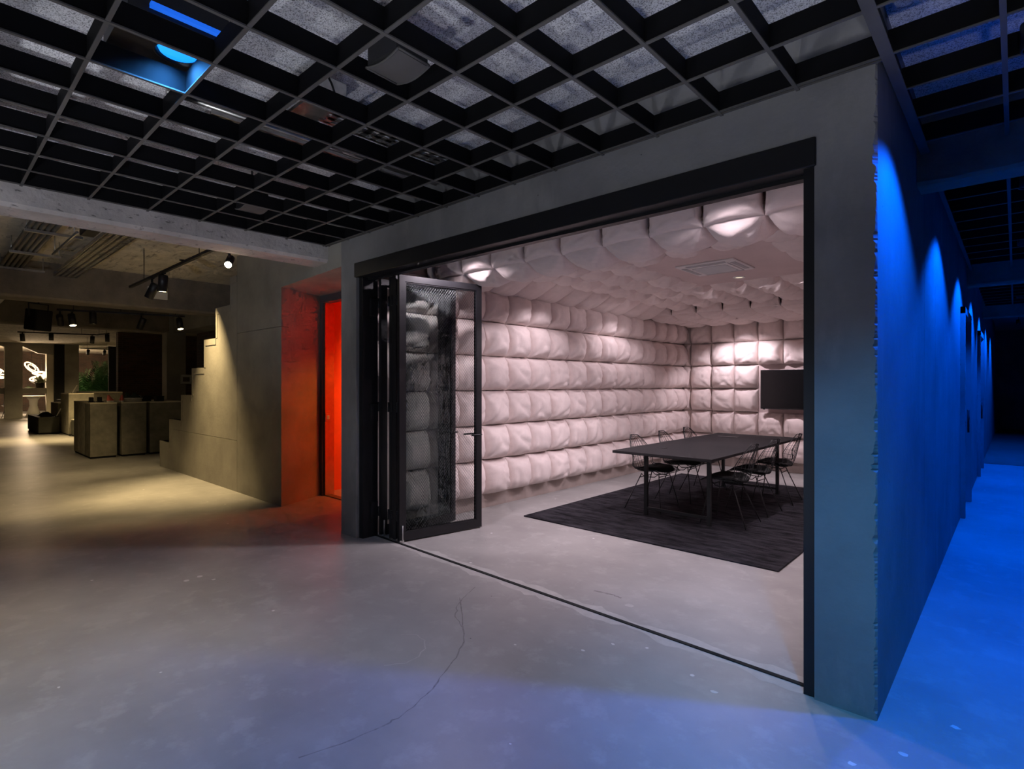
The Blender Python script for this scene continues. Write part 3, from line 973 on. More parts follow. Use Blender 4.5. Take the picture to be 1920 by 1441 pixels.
# ------------------------------------------------------------------ rug, table, chairs
rg = MB().bbox(-4.37, -1.48, 4.955, 9.2, 0, 0.014, 0.005).build('rug', 'rug')
tag(rg, 'dark charcoal rug under the meeting table', 'rug')
RZ = 0.0145
ZT = 0.80
tb = empty('conference_table', (-2.916, 7.15, RZ))
tag(tb, 'long black meeting table with slim steel legs', 'table')
MB().bbox(-0.60, 0.60, -1.57, 1.57, ZT - 0.03, ZT, 0.003).build('table_top', 'table', tb)
for ly in (-1.16, 1.22):
    MB().box(-0.38, 0.40, ly - 0.03, ly + 0.03, ZT - 0.09, ZT - 0.03).build('apron', 'black_metal', tb)
for lx in (-0.38, 0.40):
    MB().box(lx - 0.02, lx + 0.02, -1.13, 1.19, ZT - 0.08, ZT - 0.03).build('apron', 'black_metal', tb)
    for ly in (-1.16, 1.22):
        MB().box(lx - 0.02, lx + 0.02, ly - 0.02, ly + 0.02, 0.0, ZT - 0.03).build('leg', 'black_metal', tb)
for ly in (-1.16, 1.22):
    MB().box(-0.36, 0.38, ly - 0.013, ly + 0.013, 0.07, 0.10).build('stretcher', 'black_metal', tb)
MB().box(-0.38, -0.08, 0.95, 1.06, ZT, ZT + 0.004).build('cable_flap', 'black_metal', tb)
MB().box(-0.32, -0.22, -1.0, -0.93, ZT, ZT + 0.002).build('cable_flap', 'black_metal', tb)


def shell(u, v):
    """wire chair shell; v 0 front edge of the seat .. 1 top of the back; chair faces +y"""
    pr = [(0.0, 0.235, 0.435), (0.12, 0.17, 0.452), (0.3, 0.03, 0.432), (0.45, -0.10, 0.418), (0.55, -0.175, 0.450), (0.68, -0.215, 0.56), (0.84, -0.245, 0.70), (1.0, -0.285, 0.835)]
    for (a, ya, za), (b, yb, zb) in zip(pr[:-1], pr[1:]):
        if v <= b:
            t = (v - a) / (b - a)
            y, z = ya + (yb - ya) * t, za + (zb - za) * t
            break
    else:
        y, z = pr[-1][1:]
    if v < 0.5:
        w = 0.215 + 0.03 * math.sin(v / 0.5 * math.pi)
    else:
        t = (v - 0.5) / 0.5
        w = 0.225 - 0.045 * t
        if t > 0.5:
            s = (t - 0.5) / 0.5
            w *= math.sqrt(max(0.0, 1 - 0.90 * s * s))
    k = max(0, 1 - abs(v - 0.42) / 0.45)
    z += 0.075 * k * u * u
    y += (0.10 * max(0, min(1, (v - 0.4) / 0.3)) * (1.0 - 0.55 * max(0, (v - 0.7) / 0.3))) * u * u
    return (w * u, y, z)


def make_chair():
    o = empty('wire_chair')
    wires = MB()
    for i in range(11):
        u = -0.92 + 1.84 * i / 10
        top = 1.0 if abs(u) < 0.6 else 0.985
        wires.tube([shell(u, top * j / 22) for j in range(23)], 0.0024, 4, caps=False)
    for j in range(15):
        v = 0.04 + 0.93 * j / 14
        wires.tube([shell(-1 + 2 * i / 12, v) for i in range(13)], 0.0024, 4, caps=False)
    wires.build('wire_shell', 'black_metal', o)
    rim = MB()
    loop = [shell(1, j / 24) for j in range(25)] + [shell(1 - 2 * i / 10, 1.0) for i in range(1, 10)] + [shell(-1, 1 - j / 24) for j in range(25)] + [shell(-1 + 2 * i / 10, 0.0) for i in range(1, 10)]
    rim.tube(loop, 0.0042, 6, closed=True)
    rim.build('rim', 'black_metal', o)
    pad = MB()

    def pf(a, b):
        th = 2 * math.pi * a
        rr = [0.0, 0.55, 0.85, 1.0, 1.0, 0.6, 0.0]
        zz = [0.045, 0.043, 0.036, 0.020, 0.006, 0.0, 0.0]
        k = int(round(b * 6))
        c, s = math.cos(th), math.sin(th)
        e = 0.72
        x = 0.205 * rr[k] * math.copysign(abs(c) ** e, c)
        y = 0.20 * rr[k] * math.copysign(abs(s) ** e, s)
        yy = y + 0.03
        base = shell(max(-1, min(1, x / 0.24)), max(0.0, min(0.48, (0.235 - yy) / 0.335 * 0.45)))[2]
        return (x, yy, base + zz[k] + 0.004)
    pad.grid(pf, 28, 6)
    pad.build('seat_pad', 'pad', o)
    for sx in (-1, 1):
        MB().tube([(sx * 0.115, 0.15, 0.425), (sx * 0.215, 0.230, 0.0)], 0.0058, 6).build('leg', 'black_metal', o)
        MB().tube([(sx * 0.115, -0.07, 0.41), (sx * 0.215, -0.235, 0.0)], 0.0058, 6).build('leg', 'black_metal', o)
    br = MB()
    br.tube([(-0.125, 0.156, 0.39), (0.125, 0.156, 0.39)], 0.005, 5)
    br.tube([(-0.13, -0.09, 0.365), (0.13, -0.09, 0.365)], 0.005, 5)
    for sx in (-1, 1):
        br.tube([(sx * 0.115, 0.15, 0.425), (sx * 0.12, 0.10, 0.385), (sx * 0.12, -0.03, 0.375), (sx * 0.115, -0.07, 0.41)], 0.005, 5)
    br.build('leg_brace', 'black_metal', o)
    return o


proto = make_chair()
spots = [(-3.40, 6.335, -92, 'black wire chair on the padded wall side, first from the glass door'),
         (-3.40, 7.115, -88, 'black wire chair on the padded wall side, middle of its row'),
         (-3.42, 7.93, -91, 'black wire chair on the padded wall side, nearest the back wall'),
         (-2.40, 6.30, 90, 'black wire chair on the jamb side of the table, first of its row'),
         (-2.40, 7.055, 88, 'black wire chair on the jamb side of the table, middle of its row'),
         (-2.39, 7.925, 92, 'black wire chair on the jamb side of the table, half hidden by the jamb')]
for i, (x, y, a, lb) in enumerate(spots):
    o = proto if i == 0 else copy_tree(proto)
    o.location = (x, y, RZ + 0.004)
    o.scale = (1.1, 1.1, 1.1)
    o.rotation_euler = (0, 0, R(a))
    tag(o, lb, 'chair', 'wire chairs round the meeting table')

# ------------------------------------------------------------------ hall lamps and things above the grid
hall_labels = ['added black downlight over the warm patch of floor', 'added black downlight over the blue grey floor near the sill', 'added black downlight over the grey floor behind the camera', 'added black downlight over the blue floor by the corner pier', 'added black downlight over the open hall floor']
for (xy, tg, pw, colr, cone), lb in zip(HALL, hall_labels):
    o = empty('added_downlight', (xy[0], xy[1], ZG))
    tag(o, lb, 'downlight')
    MB().lathe([(0.055, 0.0), (0.06, -0.005), (0.07, -0.005), (0.07, 0.12), (0.02, 0.12)], 20, caps=False).build('can', 'black_metal', o)
    MB().lathe([(0.001, 0.012), (0.056, 0.012), (0.056, 0.03), (0.001, 0.03)], 20).build('lens', 'off_lens', o)
    MB().tube([(0, 0, 0.12), (0, 0, ZS - ZG)], 0.008, 6).build('stem', 'black_metal', o)
    spot('added_hall_light', (xy[0], xy[1], ZG - 0.01), tg, pw, colr, cone, 0.9, 0.06)

for (xy, tg, pw, cone), lb in zip(FILL_UPLIGHTS, ('added fill uplight just behind the camera', 'added fill uplight by the corridor mouth', 'added fill uplight facing the padded room', 'added fill uplight facing the concrete beam')):
    o = empty('fill_uplight', (xy[0], xy[1], 0))  # fixture added to carry the fill light
    tag(o, lb, 'floor lamp')
    MB().lathe([(0.09, 0.0), (0.09, 0.015), (0.07, 0.02), (0.07, 0.17), (0.062, 0.17), (0.062, 0.12), (0.001, 0.12)], 24).build('can', 'black_metal', o)
    spot('uplight', (xy[0], xy[1], 0.19), tg, pw, (0.90, 0.92, 1.0), cone, 0.7, 0.12)

# blue lamp box above the grid
bl = empty('blue_lamp', (-3.13, 0.90, 3.28))
tag(bl, 'black box lamp above the grid with a glowing blue round lens', 'lamp')
MB().box(-0.27, 0.20, -0.26, 0.17, 0.03, 0.20).build('housing', 'black_metal', bl)
MB().lathe([(0.001, 0.0), (0.085, 0.0), (0.10, 0.03), (0.001, 0.03)], 28).build('lens', 'blue_lens', bl)
MB().lathe([(0.10, 0.03), (0.10, -0.01), (0.108, -0.01), (0.108, 0.03)], 28, caps=False).build('lens_ring', 'black_metal', bl)
MB().box(0.215, 0.245, -0.18, 0.13, 0.04, 0.06).build('light_slot', 'slot_lens', bl)
for sx, sy in ((-0.2, -0.2), (0.15, 0.12)):
    MB().tube([(sx, sy, 0.2), (sx, sy, 0.23)], 0.006, 6).build('hanger', 'steel', bl)
spot('blue_lamp_light', (-3.12, 0.86, 3.245), (-3.05, 0.95, 0), 64, (0.06, 0.34, 1.0), 140, 0.5, 0.10)


def speaker_tile(loc, rz, label):
    o = empty('ceiling_speaker', loc, rz)
    tag(o, label, 'speaker')
    MB().bbox(-0.12, 0.12, -0.095, 0.095, 0.03, 0.17, 0.01).build('cabinet', 'black_metal', o)
    MB().grid(lambda a, b: ((a - 0.5) * 0.23, (b - 0.5) * 0.18, 0.03 - 0.022 * math.sin(a * math.pi)), 10, 2).build('grille', 'grid_edge', o)
    e = MB()
    e.tube([((a / 10 - 0.5) * 0.25, -0.095, 0.033 - 0.022 * math.sin(a / 10 * math.pi)) for a in range(11)], 0.006, 6)
    e.tube([((a / 10 - 0.5) * 0.25, 0.095, 0.033 - 0.022 * math.sin(a / 10 * math.pi)) for a in range(11)], 0.006, 6)
    e.tube([(-0.125, -0.095, 0.033), (-0.125, 0.095, 0.033)], 0.006, 6)
    e.tube([(0.125, -0.095, 0.033), (0.125, 0.095, 0.033)], 0.006, 6)
    e.build('edge_frame', 'grid_edge', o)
    MB().tube([(0, 0, 0.17), (0, 0, ZS - loc[2])], 0.01, 6).build('bracket', 'black_metal', o)
    return o


speaker_tile((-2.22, 1.59, 3.115), 0.05, 'square black speaker with curved mesh front in the grid above the hall')
speaker_tile((-4.95, 2.0, 3.115), 0.0, 'square black speaker in the grid close to the concrete beam')

# cable trays and pipes above the hall grid (run along y)
def tray(name, x0, x1, y0, y1, z, label, axis='y', material='steel', pitch=0.09):
    o = empty(name, ((x0 + x1) / 2, (y0 + y1) / 2, z))
    tag(o, label, 'cable tray')
    cx, cy = (x0 + x1) / 2, (y0 + y1) / 2
    m = MB()
    if axis == 'y':
        for x in (x0, x1):
            MB().box(x - cx - 0.003, x - cx + 0.003, y0 - cy, y1 - cy, 0, 0.06).build('side_rail', material, o)
        k = 3
        for i in range(k + 1):
            xx = x0 + (x1 - x0) * i / k
            m.box(xx - cx - 0.016, xx - cx + 0.016, y0 - cy, y1 - cy, 0, 0.002)
        n = int((y1 - y0) / pitch)
        for i in range(n):
            yy = y0 + pitch * i - cy
            m.box(x0 - cx, x1 - cx, yy, yy + pitch * 0.55, 0, 0.002)
    else:
        for y in (y0, y1):
            MB().box(x0 - cx, x1 - cx, y - cy - 0.003, y - cy + 0.003, 0, 0.06).build('side_rail', material, o)
        k = 4
        for i in range(k + 1):
            yy = y0 + (y1 - y0) * i / k
            m.box(x0 - cx, x1 - cx, yy - cy - 0.014, yy - cy + 0.014, 0, 0.002)
        n = int((x1 - x0) / pitch)
        for i in range(n):
            xx = x0 + pitch * i - cx
            m.box(xx, xx + pitch * 0.6, y0 - cy, y1 - cy, 0, 0.002)
    m.build('perforated_base', material, o)
    return o


tray('cable_tray', -4.05, -3.86, 1.3, 3.05, 3.36, 'perforated steel cable tray above the grid beside the long pipe')
tray('cable_tray', -3.42, -3.20, 1.75, 3.05, 3.36, 'perforated steel cable tray above the grid nearest the padded room')
cpipe = MB().tube([(-3.70, 1.0, 3.34), (-3.70, 3.05, 3.34)], 0.022, 10).build('conduit', 'steel')
tag(cpipe, 'long shiny steel conduit above the hall grid', 'pipe')
bx2 = MB().bbox(-3.32, -2.95, 1.55, 1.75, 3.28, 3.40, 0.01).build('junction_box', 'steel')
tag(bx2, 'flat metal junction box above the grid behind the speaker', 'junction box')
cr = random.Random(5)
for i, (x, y, lb) in enumerate(((-2.55, 1.05, 'hanging wire above the grid beside the blue lamp'), (-1.62, 1.05, 'black cable loop above the grid near the mesh speaker'), (-2.9, 1.55, 'thin hanging wire above the grid behind the mesh speaker'), (-0.9, 2.4, 'hanging wire above the grid over the right pier'))):
    c = MB().tube([(x, y, ZS), (x + cr.uniform(-.02, .02), y + 0.01, 3.40), (x + cr.uniform(-.06, .06), y + 0.04, 3.30), (x + 0.03, y + 0.08, 3.24)], 0.006, 6).build('hanging_wire', 'black_metal')
    tag(c, lb, 'wire')

# corridor lamps
for k, y in enumerate((3.42, 5.80, 8.15, 10.6, 13.1, 16.0, 19.0)):
    o = empty('corridor_spotlight', (0.06, y, ZG))
    tag(o, ['first', 'second', 'third', 'fourth', 'fifth', 'sixth', 'seventh'][k] + ' blue spotlight along the corridor wall from its mouth', 'spotlight', 'blue corridor spotlights')
    MB().lathe([(0.035, -0.0), (0.04, -0.004), (0.045, 0.0), (0.045, 0.12), (0.01, 0.12)], 16, caps=False).build('can', 'black_metal', o)
    MB().lathe([(0.001, 0.014), (0.036, 0.014), (0.036, 0.02), (0.001, 0.02)], 16).build('lens', 'off_lens', o)
    MB().tube([(0, 0, 0.12), (0, 0, ZS - ZG)], 0.006, 6).build('stem', 'black_metal', o)
    spot('corridor_light', (0.06, y, ZG - 0.01), (-0.06, y, 0), 310 if k else 300, BLUE, 120, 0.35, 0.03)

# ------------------------------------------------------------------ shop area
struct(MB().box(-15.9, -7.56, 5.0, 5.2, 0, ZS).build('wall_brick_stair', 'brick'), 'dark old brick wall behind the stair')
struct(MB().box(-24.3, -24.0, 4.95, 9, 0, ZS).build('wall_brick_far', 'brick'), 'dark old brick wall behind the shop plinths')
struct(MB().box(-16.5, -24.3, 8.8, 9.0, 0, ZS).build('wall_shop_side', 'brick'))

# far wall with openings (x = -34)
XF = -34.0
fw = struct(empty('wall_far'), 'far concrete wall of the shop with openings to the cafe')
MB().box(XF - 0.4, XF, 2.72, 3.33, 0, 4.0).build('pillar', 'stair_concrete', fw)
MB().box(XF - 0.5, XF - 0.1, 4.20, 4.47, 0, 3.3).build('pillar', 'cream_top', fw)
MB().box(XF - 0.4, XF + 0.1, 4.47, 4.84, 0, 4.0).build('pillar', 'near_black', fw)
MB().box(XF - 0.4, XF, 4.84, 5.41, 0, 4.0).build('pillar', 'stair_concrete', fw)
MB().box(XF - 0.2, XF, 6.62, 7.1, 0, 4.0).build('pillar', 'near_black', fw)
MB().prism([(3.33, 3.75), (3.33, 3.36), (3.9, 3.05), (4.47, 3.0), (4.47, 3.75)], 'x', XF - 0.4, XF - 0.05).build('bracket', 'stair_concrete', fw)
MB().prism([(-9, 3.75), (-9, 3.5), (2.2, 3.5), (2.72, 3.3), (2.72, 3.75)], 'x', XF - 0.4, XF - 0.05).build('bracket', 'stair_concrete', fw)
MB().box(XF - 0.4, XF, -9, 1.9, 0, 3.5).build('pillar', 'stair_concrete', fw)
MB().box(XF - 0.5, XF - 0.2, 1.9, 4.2, 1.14, 1.41).build('counter', 'stair_concrete', fw)
MB().box(XF - 0.35, XF - 0.05, 5.41, 6.62, 0, 0.62).build('counter', 'stair_concrete', fw)
MB().box(XF - 0.4, XF, 5.41, 9, 3.7, 4.1).build('lintel', 'stair_concrete', fw)
struct(MB().box(XF - 9.2, XF - 9, -9, 10, 0, 4.2).build('wall_cafe', 'brick'), 'lit red brick wall of the cafe')
struct(MB().box(XF - 9, XF + 6, -9, 9, 4.05, 4.2).build('ceiling_cafe', 'concrete_rough'))


def plinth(name, x0, x1, y0, y1, h, label, material='plinth', slabs=1, top=True, group=None):
    o = empty(name, ((x0 + x1) / 2, (y0 + y1) / 2, 0))
    tag(o, label, 'plinth', group)
    cx, cy = (x0 + x1) / 2, (y0 + y1) / 2
    for i in range(slabs):
        a = x0 + (x1 - x0) * i / slabs - cx
        b = x0 + (x1 - x0) * (i + 1) / slabs - cx
        MB().bbox(a + 0.008, b - 0.008, y0 - cy, y1 - cy, 0.04, h - (0.03 if top else 0), 0.006).build('slab', material if i == slabs - 1 else 'plinth_side', o)
    MB().box(x0 - cx + 0.03, x1 - cx - 0.03, y0 - cy + 0.02, y1 - cy - 0.02, 0, 0.04).build('recessed_base', 'near_black', o)
    if top:
        MB().bbox(x0 - cx, x1 - cx, y0 - cy, y1 - cy, h - 0.03, h, 0.004).build('top', 'cream_top', o)
    return o


plinth('display_plinth', -16.25, -14.45, 2.49, 2.965, 1.20, 'tall stone display plinth with pale slab edges, nearest the shop aisle', slabs=3, group='tall stone plinths')
plinth('display_plinth', -16.25, -14.46, 3.045, 3.515, 1.20, 'middle tall stone display plinth carrying a cream disc', slabs=3, group='tall stone plinths')
plinth('display_plinth', -16.25, -14.47, 3.585, 4.25, 1.20, 'tall stone display plinth next to the stepped wall', slabs=3, group='tall stone plinths')
MB_ = MB()
plinth('low_plinth', -25.2, -22.7, 2.60, 3.12, 0.54, 'low dark olive plinth with a cloth on it', 'plinth_dark', top=False)
plinth('tall_plinth', -22.9, -21.5, 3.17, 3.80, 1.31, 'tall concrete plinth behind the low dark one', 'plinth')
plinth('step_plinth', -21.45, -20.9, 3.22, 3.72, 0.52, 'low dark plinth at the foot of the tall concrete one', 'plinth_dark')
plinth('step_plinth', -24.6, -23.2, 3.14, 3.5, 0.98, 'mid height pale plinth between cloth and tall plinth', 'plinth')
plinth('counter_block', -24.5, -21.8, 3.82, 4.62, 1.34, 'long pale display block behind the stone plinths', 'plinth')
plinth('counter_block', -27.0, -25.0, 3.6, 5.3, 1.02, 'wide dark display block below the plants', 'plinth_dark', top=False)

ZP = 1.201


def shoe(loc, rz, upper, label, group):
    o = empty('shoe', loc, rz)
    tag(o, label, 'shoe', group)
    sole = MB()
    out = []
    for i in range(24):
        t = 2 * math.pi * i / 24
        x = 0.155 * math.cos(t)
        w = 0.048 if x > 0 else 0.040
        out.append((x, w * math.sin(t)))
    sole.prism(out, 'z', 0.0, 0.032)
    sole.build('sole', 'white_sole', o)

    def uf(a, b):
        t = 2 * math.pi * a
        x = 0.150 * math.cos(t)
        w = (0.046 if x > 0 else 0.038)
        hgt = 0.05 + 0.075 * max(0, min(1, (0.06 - x) / 0.14))
        k = 1 - 0.55 * b ** 2
        return (x * (1 - 0.25 * b) - 0.02 * b, w * math.sin(t) * k, 0.032 + b * hgt)
    up_ = MB().grid(uf, 24, 5)
    up_.f.append(tuple(5 * 25 + i for i in range(24)))
    up_.s.append(False)
    up_.build('upper', upper, o)
    lc = MB()
    for i in range(4):
        x = 0.02 + 0.022 * i
        lc.tube([(x, -0.03, 0.075 - 0.004 * i), (x, 0, 0.09 - 0.006 * i), (x, 0.03, 0.075 - 0.004 * i)], 0.004, 5)
    lc.build('laces', 'white_sole', o)
    return o


shoe((-14.66, 2.88, ZP), 2.6, 'pink_shoe', 'pink and white trainer on bare stone, heel to the aisle', 'pink trainers')
shoe((-14.64, 3.085, ZP), 3.0, 'pink_shoe', 'pink and white trainer on bare stone, nearer the dark green pair', 'pink trainers')
shoe((-14.84, 3.28, ZP + 0.052), 2.2, 'green_shoe', 'dark green trainer on the cream disc, beside the pink one', 'green trainers')
shoe((-14.74, 3.40, ZP + 0.052), 2.2, 'green_shoe', 'dark green trainer on the cream disc, farther from the pink one', 'green trainers')
ds = MB().lathe([(0.001, 0), (0.185, 0), (0.19, 0.01), (0.19, 0.04), (0.185, 0.05), (0.001, 0.05)], 32).build('display_disc', 'cream_top', None, (-14.78, 3.31, ZP))
tag(ds, 'round cream disc under the dark green trainers', 'display disc')


def tray_item(x, y, lb):
    o = empty('jewellery_stand', (x, y, ZP))
    tag(o, lb, 'display stand', 'small black display stands')
    MB().bbox(-0.08, 0.08, -0.055, 0.055, 0, 0.015, 0.003).build('base', 'near_black', o)
    MB().bbox(-0.10, -0.02, -0.035, 0.04, 0.015, 0.11, 0.004).build('block', 'near_black', o)


tray_item(-14.75, 2.565, 'small black display stand at the outer corner of the stone plinth')
tray_item(-14.75, 2.715, 'small black display stand next to the pink trainer')
for (x, y, w, h, lb) in ((-14.85, 3.60, 0.16, 0.10, 'flat black box behind the green trainers'), (-14.62, 3.80, 0.155, 0.10, 'black box on the plinth next to the stepped wall')):
    o = empty('black_box', (x, y, ZP))
    tag(o, lb, 'box')
    MB().bbox(-0.10, 0.10, -w / 2, w / 2, 0, h, 0.003).build('body', 'near_black', o)
    MB().bbox(-0.105, 0.105, -w / 2 - 0.004, w / 2 + 0.004, h, h + 0.02, 0.003).build('lid', 'near_black', o)
# cloth and cards on the low plinths
cl = MB().grid(lambda a, b: (-23.6 + 0.8 * (a - .5), 2.88 + 0.38 * (b - .5), 0.545 + 0.13 * math.sin(a * math.pi) ** 2 * math.sin(b * math.pi) + 0.02 * math.sin(9 * a + 4 * b) ** 2), 16, 12).build('folded_cloth', 'near_black')
tag(cl, 'crumpled black garment on the low olive plinth', 'garment')
for x, y, z, lb in ((-22.8, 3.05, 0.545, 'white leaning card on the low olive plinth'), (-21.75, 3.30, 1.31, 'white leaning card on the tall concrete plinth')):
    o = empty('display_card', (x, y, z))
    tag(o, lb, 'card')
    MB().prism([(-0.02, 0.0), (0.01, 0.0), (0.13, 0.26), (0.10, 0.26)], 'x', -0.01, 0.01).build('card', 'paper', o)
    MB().box(-0.06, 0.02, -0.03, 0.03, 0, 0.012).build('foot', 'near_black', o)
o = MB().bbox(-26.2, -25.7, 3.9, 4.5, 1.02, 1.13, 0.02).build('folded_shirts', 'paper')
tag(o, 'pale folded shirts on the wide dark block below the plants', 'clothing')


# track lights
def track_light(loc, target, label, lens='warm_lens', power=0, cone=50, up=0.10, size=0.055, colr=WARM, zt=3.05):
    up = max(0.0, zt - loc[2] - 0.075)
    o = empty('track_spotlight', loc)
    tag(o, label, 'spotlight')
    m = aim((0, 0, 0), Vector(target) - Vector(loc))
    MB().lathe([(size * 0.86, -0.10), (size, -0.105), (size, 0.10), (size * 0.9, 0.11), (0.004, 0.11)], 18, m, caps=False).build('can', 'black_metal', o)
    MB().lathe([(0.001, -0.100), (size * 0.88, -0.100), (size * 0.88, -0.08), (0.001, -0.08)], 18, m).build('lens', lens, o)
    MB().tube([(0, 0, 0.04), (0, 0, up + 0.06)], 0.014, 8).build('stem', 'black_metal', o)
    MB().box(-0.05, 0.05, -0.02, 0.02, up + 0.05, up + 0.09).build('adapter', 'black_metal', o)
    if power:
        p = Vector(loc) + (Vector(target) - Vector(loc)).normalized() * 0.115
        spot('track_lamp', p, target, power, colr, cone, 0.9, 0.03)
    return o


def track(p, q, label):
    p, q = Vector(p), Vector(q)
    o = empty('lighting_track', p)
    tag(o, label, 'lighting track')
    d = q - p
    L_ = d.length
    m = d.to_track_quat('X', 'Z').to_matrix().to_4x4()
    MB().box(0, L_, -0.018, 0.018, -0.016, 0.016, m).build('rail', 'black_metal', o)
    for t in (0.2, 0.8):
        a = d * t
        MB().tube([a, (a.x, a.y, ZS + 0.02 - p.z)], 0.005, 6).build('hanger', 'black_metal', o)
    return o


track((-6.29, 2.10, 3.05), (-6.29, 2.42, 3.05), 'short cross track holding the dazzling spotlight')
track((-9.75, 2.16, 3.05), (-6.05, 2.16, 3.05), 'black lighting track between the first two concrete beams')
track_light((-6.29, 2.30, 2.93), (-3.2, 0.6, 0.75), 'dazzling track spotlight under the first concrete beam', 'star_lens', 0, size=0.04)
track_light((-8.62, 2.16, 2.86), (-9.7, 1.15, 0.0), 'tilted track spotlight above the stepped wall, left of its upright pair', 'warm_lens', 150, 62)
track_light((-8.14, 2.16, 2.90), (-8.3, 2.1, 0), 'upright track spotlight above the stepped wall', 'warm_lens', 120, 62)
bxp2 = MB().bbox(-11.195, -11.15, 2.73, 3.04, 3.10, 3.31, 0.008).build('wall_box', 'paper')
tag(bxp2, 'pale flat box on the second concrete beam behind the track spotlights', 'box')
# floor pool from the main track; unseen downlight added for the stair wall wash
spot('track_lamp', (-6.45, 2.24, 2.86), (-10.2, 1.5, 0.0), 240, WARM, 48, 0.8, 0.03)
downlight((-9.45, 2.78, ZS + 0.018), 'small recessed downlight added in the slab to light the stepped wall', 'off_lens', 0.04, 'black_metal')
spot('stair_wall_lamp', (-9.45, 2.78, ZS - 0.03), (-9.35, 2.98, 0), 840, WARM, 62, 1.0, 0.02)

track((-12.35, 1.66, 2.90), (-12.0, 2.75, 2.90), 'black lighting track behind the second beam, long arm')
track((-12.0, 2.75, 2.90), (-11.80, 3.50, 2.90), 'black lighting track behind the second beam, short arm')
track_light((-12.337, 1.70, 2.72), (-14.6, 2.3, 0.6), 'small glaring spotlight beside the hanging loudspeaker', 'star_lens', 60, 40, zt=2.90, size=0.05)
track_light((-12.286, 1.86, 2.73), (-11.5, 2.1, 0), 'tilted spotlight behind the second beam, lens towards the floor', 'warm_lens', 60, 70, zt=2.90)
track_light((-12.196, 2.14, 2.78), (-12.0, 2.14, 0), 'unlit upright spotlight behind the second beam', 'off_lens', 0, zt=2.90)
track_light((-11.98, 2.83, 2.72), (-12.8, 2.2, 0.4), 'spotlight over the front stone plinths', 'star_lens', 90, 80, zt=2.90)
track_light((-11.82, 3.42, 2.75), (-11.2, 3.55, 0.5), 'spotlight tilted towards the stepped wall railing', 'warm_lens', 45, 65, zt=2.90)
track((-20.5, 1.9, 3.05), (-20.0, 3.6, 3.05), 'thin lighting track far back in the shop')
track_light((-20.47, 2.0, 2.90), (-20.5, 2.2, 0), 'far spotlight above the concrete pillar', 'warm_lens', 380, 85)
track_light((-20.294, 2.6, 2.95), (-20.2, 2.6, 0), 'far unlit spotlight between concrete pillar and black column', 'off_lens', 0)
track_light((-20.03, 3.50, 2.90), (-20.6, 3.4, 0), 'far spotlight over the tall concrete plinth', 'warm_lens', 380, 85)
track_light((-19.3, 3.72, 2.92), (-19.4, 3.8, 0), 'far spotlight hanging in front of the plants opening', 'warm_lens', 200, 80)
track((-20.0, 3.6, 3.05), (-19.2, 3.74, 3.05), 'thin lighting track arm far back in the shop')
track((-28.0, 4.5, 3.05), (-28.0, 5.6, 3.05), 'farthest lighting track in front of the plants')
track_light((-28.0, 4.75, 2.9), (-30.0, 4.75, 0.6), 'tiny spotlight in front of the plants, left of its neighbour', 'warm_lens', 300, 80)
track_light((-28.0, 5.3, 2.9), (-30.0, 5.3, 0.8), 'tiny spotlight in front of the plants, next to the steel frame', 'warm_lens', 300, 80)
# loudspeaker
lsp = empty('loudspeaker', (-12.4, 1.42, 2.72), 0.5)
tag(lsp, 'black loudspeaker box hanging behind the second beam', 'loudspeaker')
MB().bbox(-0.13, 0.13, -0.14, 0.14, -0.20, 0.16, 0.015, Matrix.Rotation(0.12, 4, 'Y')).build('cabinet', 'near_black', lsp)
MB().box(0.132, 0.137, -0.12, 0.12, -0.17, 0.14, Matrix.Rotation(0.12, 4, 'Y')).build('grille', 'near_black', lsp)
MB().tube([(0, -0.145, 0.05), (0, -0.16, 0.26), (0, 0.16, 0.26), (0, 0.145, 0.05)], 0.012, 6).build('yoke', 'black_metal', lsp)
MB().tube([(0, 0, 0.26), (0, 0, 0.79)], 0.014, 6).build('stem', 'black_metal', lsp)

# services under the shop slab
tray('cable_tray', -11.15, -6.05, 1.46, 1.73, 3.30, 'wide perforated cable tray under the shop slab', 'x', 'steel', 0.07)
tray('cable_tray', -15.9, -11.8, 0.86, 1.14, 3.24, 'perforated cable tray beyond the second concrete beam', 'x', 'steel', 0.07)
for i in range(5):
    y = 0.84 + 0.055 * i
    p = MB().tube([(-6.05, y, 3.35), (-11.2, y, 3.35)], 0.024, 8).build('conduit', 'pipe')
    tag(p, ['outermost', 'second', 'middle', 'fourth', 'innermost'][i] + ' of five parallel conduits under the shop slab, counted towards the tray', 'pipe', 'parallel shop conduits')
for x, lb in ((-8.06, 'pipe support rail across the conduits near the first beam'), (-9.5, 'pipe support rail across the conduits midway'), (-10.9, 'pipe support rail across the conduits near the second beam')):
    o = empty('support_rail', (x, 1.08, 3.31))
    tag(o, lb, 'bracket')
    MB().box(-0.02, 0.02, -0.28, 0.24, -0.02, 0.01).build('rail', 'steel', o)
    for y in (-0.26, 0.22):
        MB().tube([(0, y, 0), (0, y, 0.2)], 0.005, 6).build('rod', 'steel', o)
    for i in range(5):
        MB().box(-0.015, 0.015, -0.245 + 0.055 * i, -0.235 + 0.055 * i, 0.01, 0.03).build('clip', 'steel', o)
for (a, b, lb) in (((-6.9, 1.12, 3.30), (-7.6, 1.13, 3.30), 'short bright rod under the shop slab beside the first beam'), ((-7.7, 1.21, 3.29), (-9.25, 1.20, 3.29), 'long bright rod between conduits and tray')):
    o = empty('steel_rod', a)
    tag(o, lb, 'pipe')
    d = Vector(b) - Vector(a)
    MB().tube([(0, 0, 0), d], 0.014, 8).build('rod', 'steel', o)
    for t in (0.1, 0.9):
        q = d * t
        MB().tube([q, (q.x, q.y, ZS + 0.02 - a[2])], 0.005, 6).build('hanger', 'steel', o)
jb = empty('cable_box', (-7.6, 1.33, 3.30))
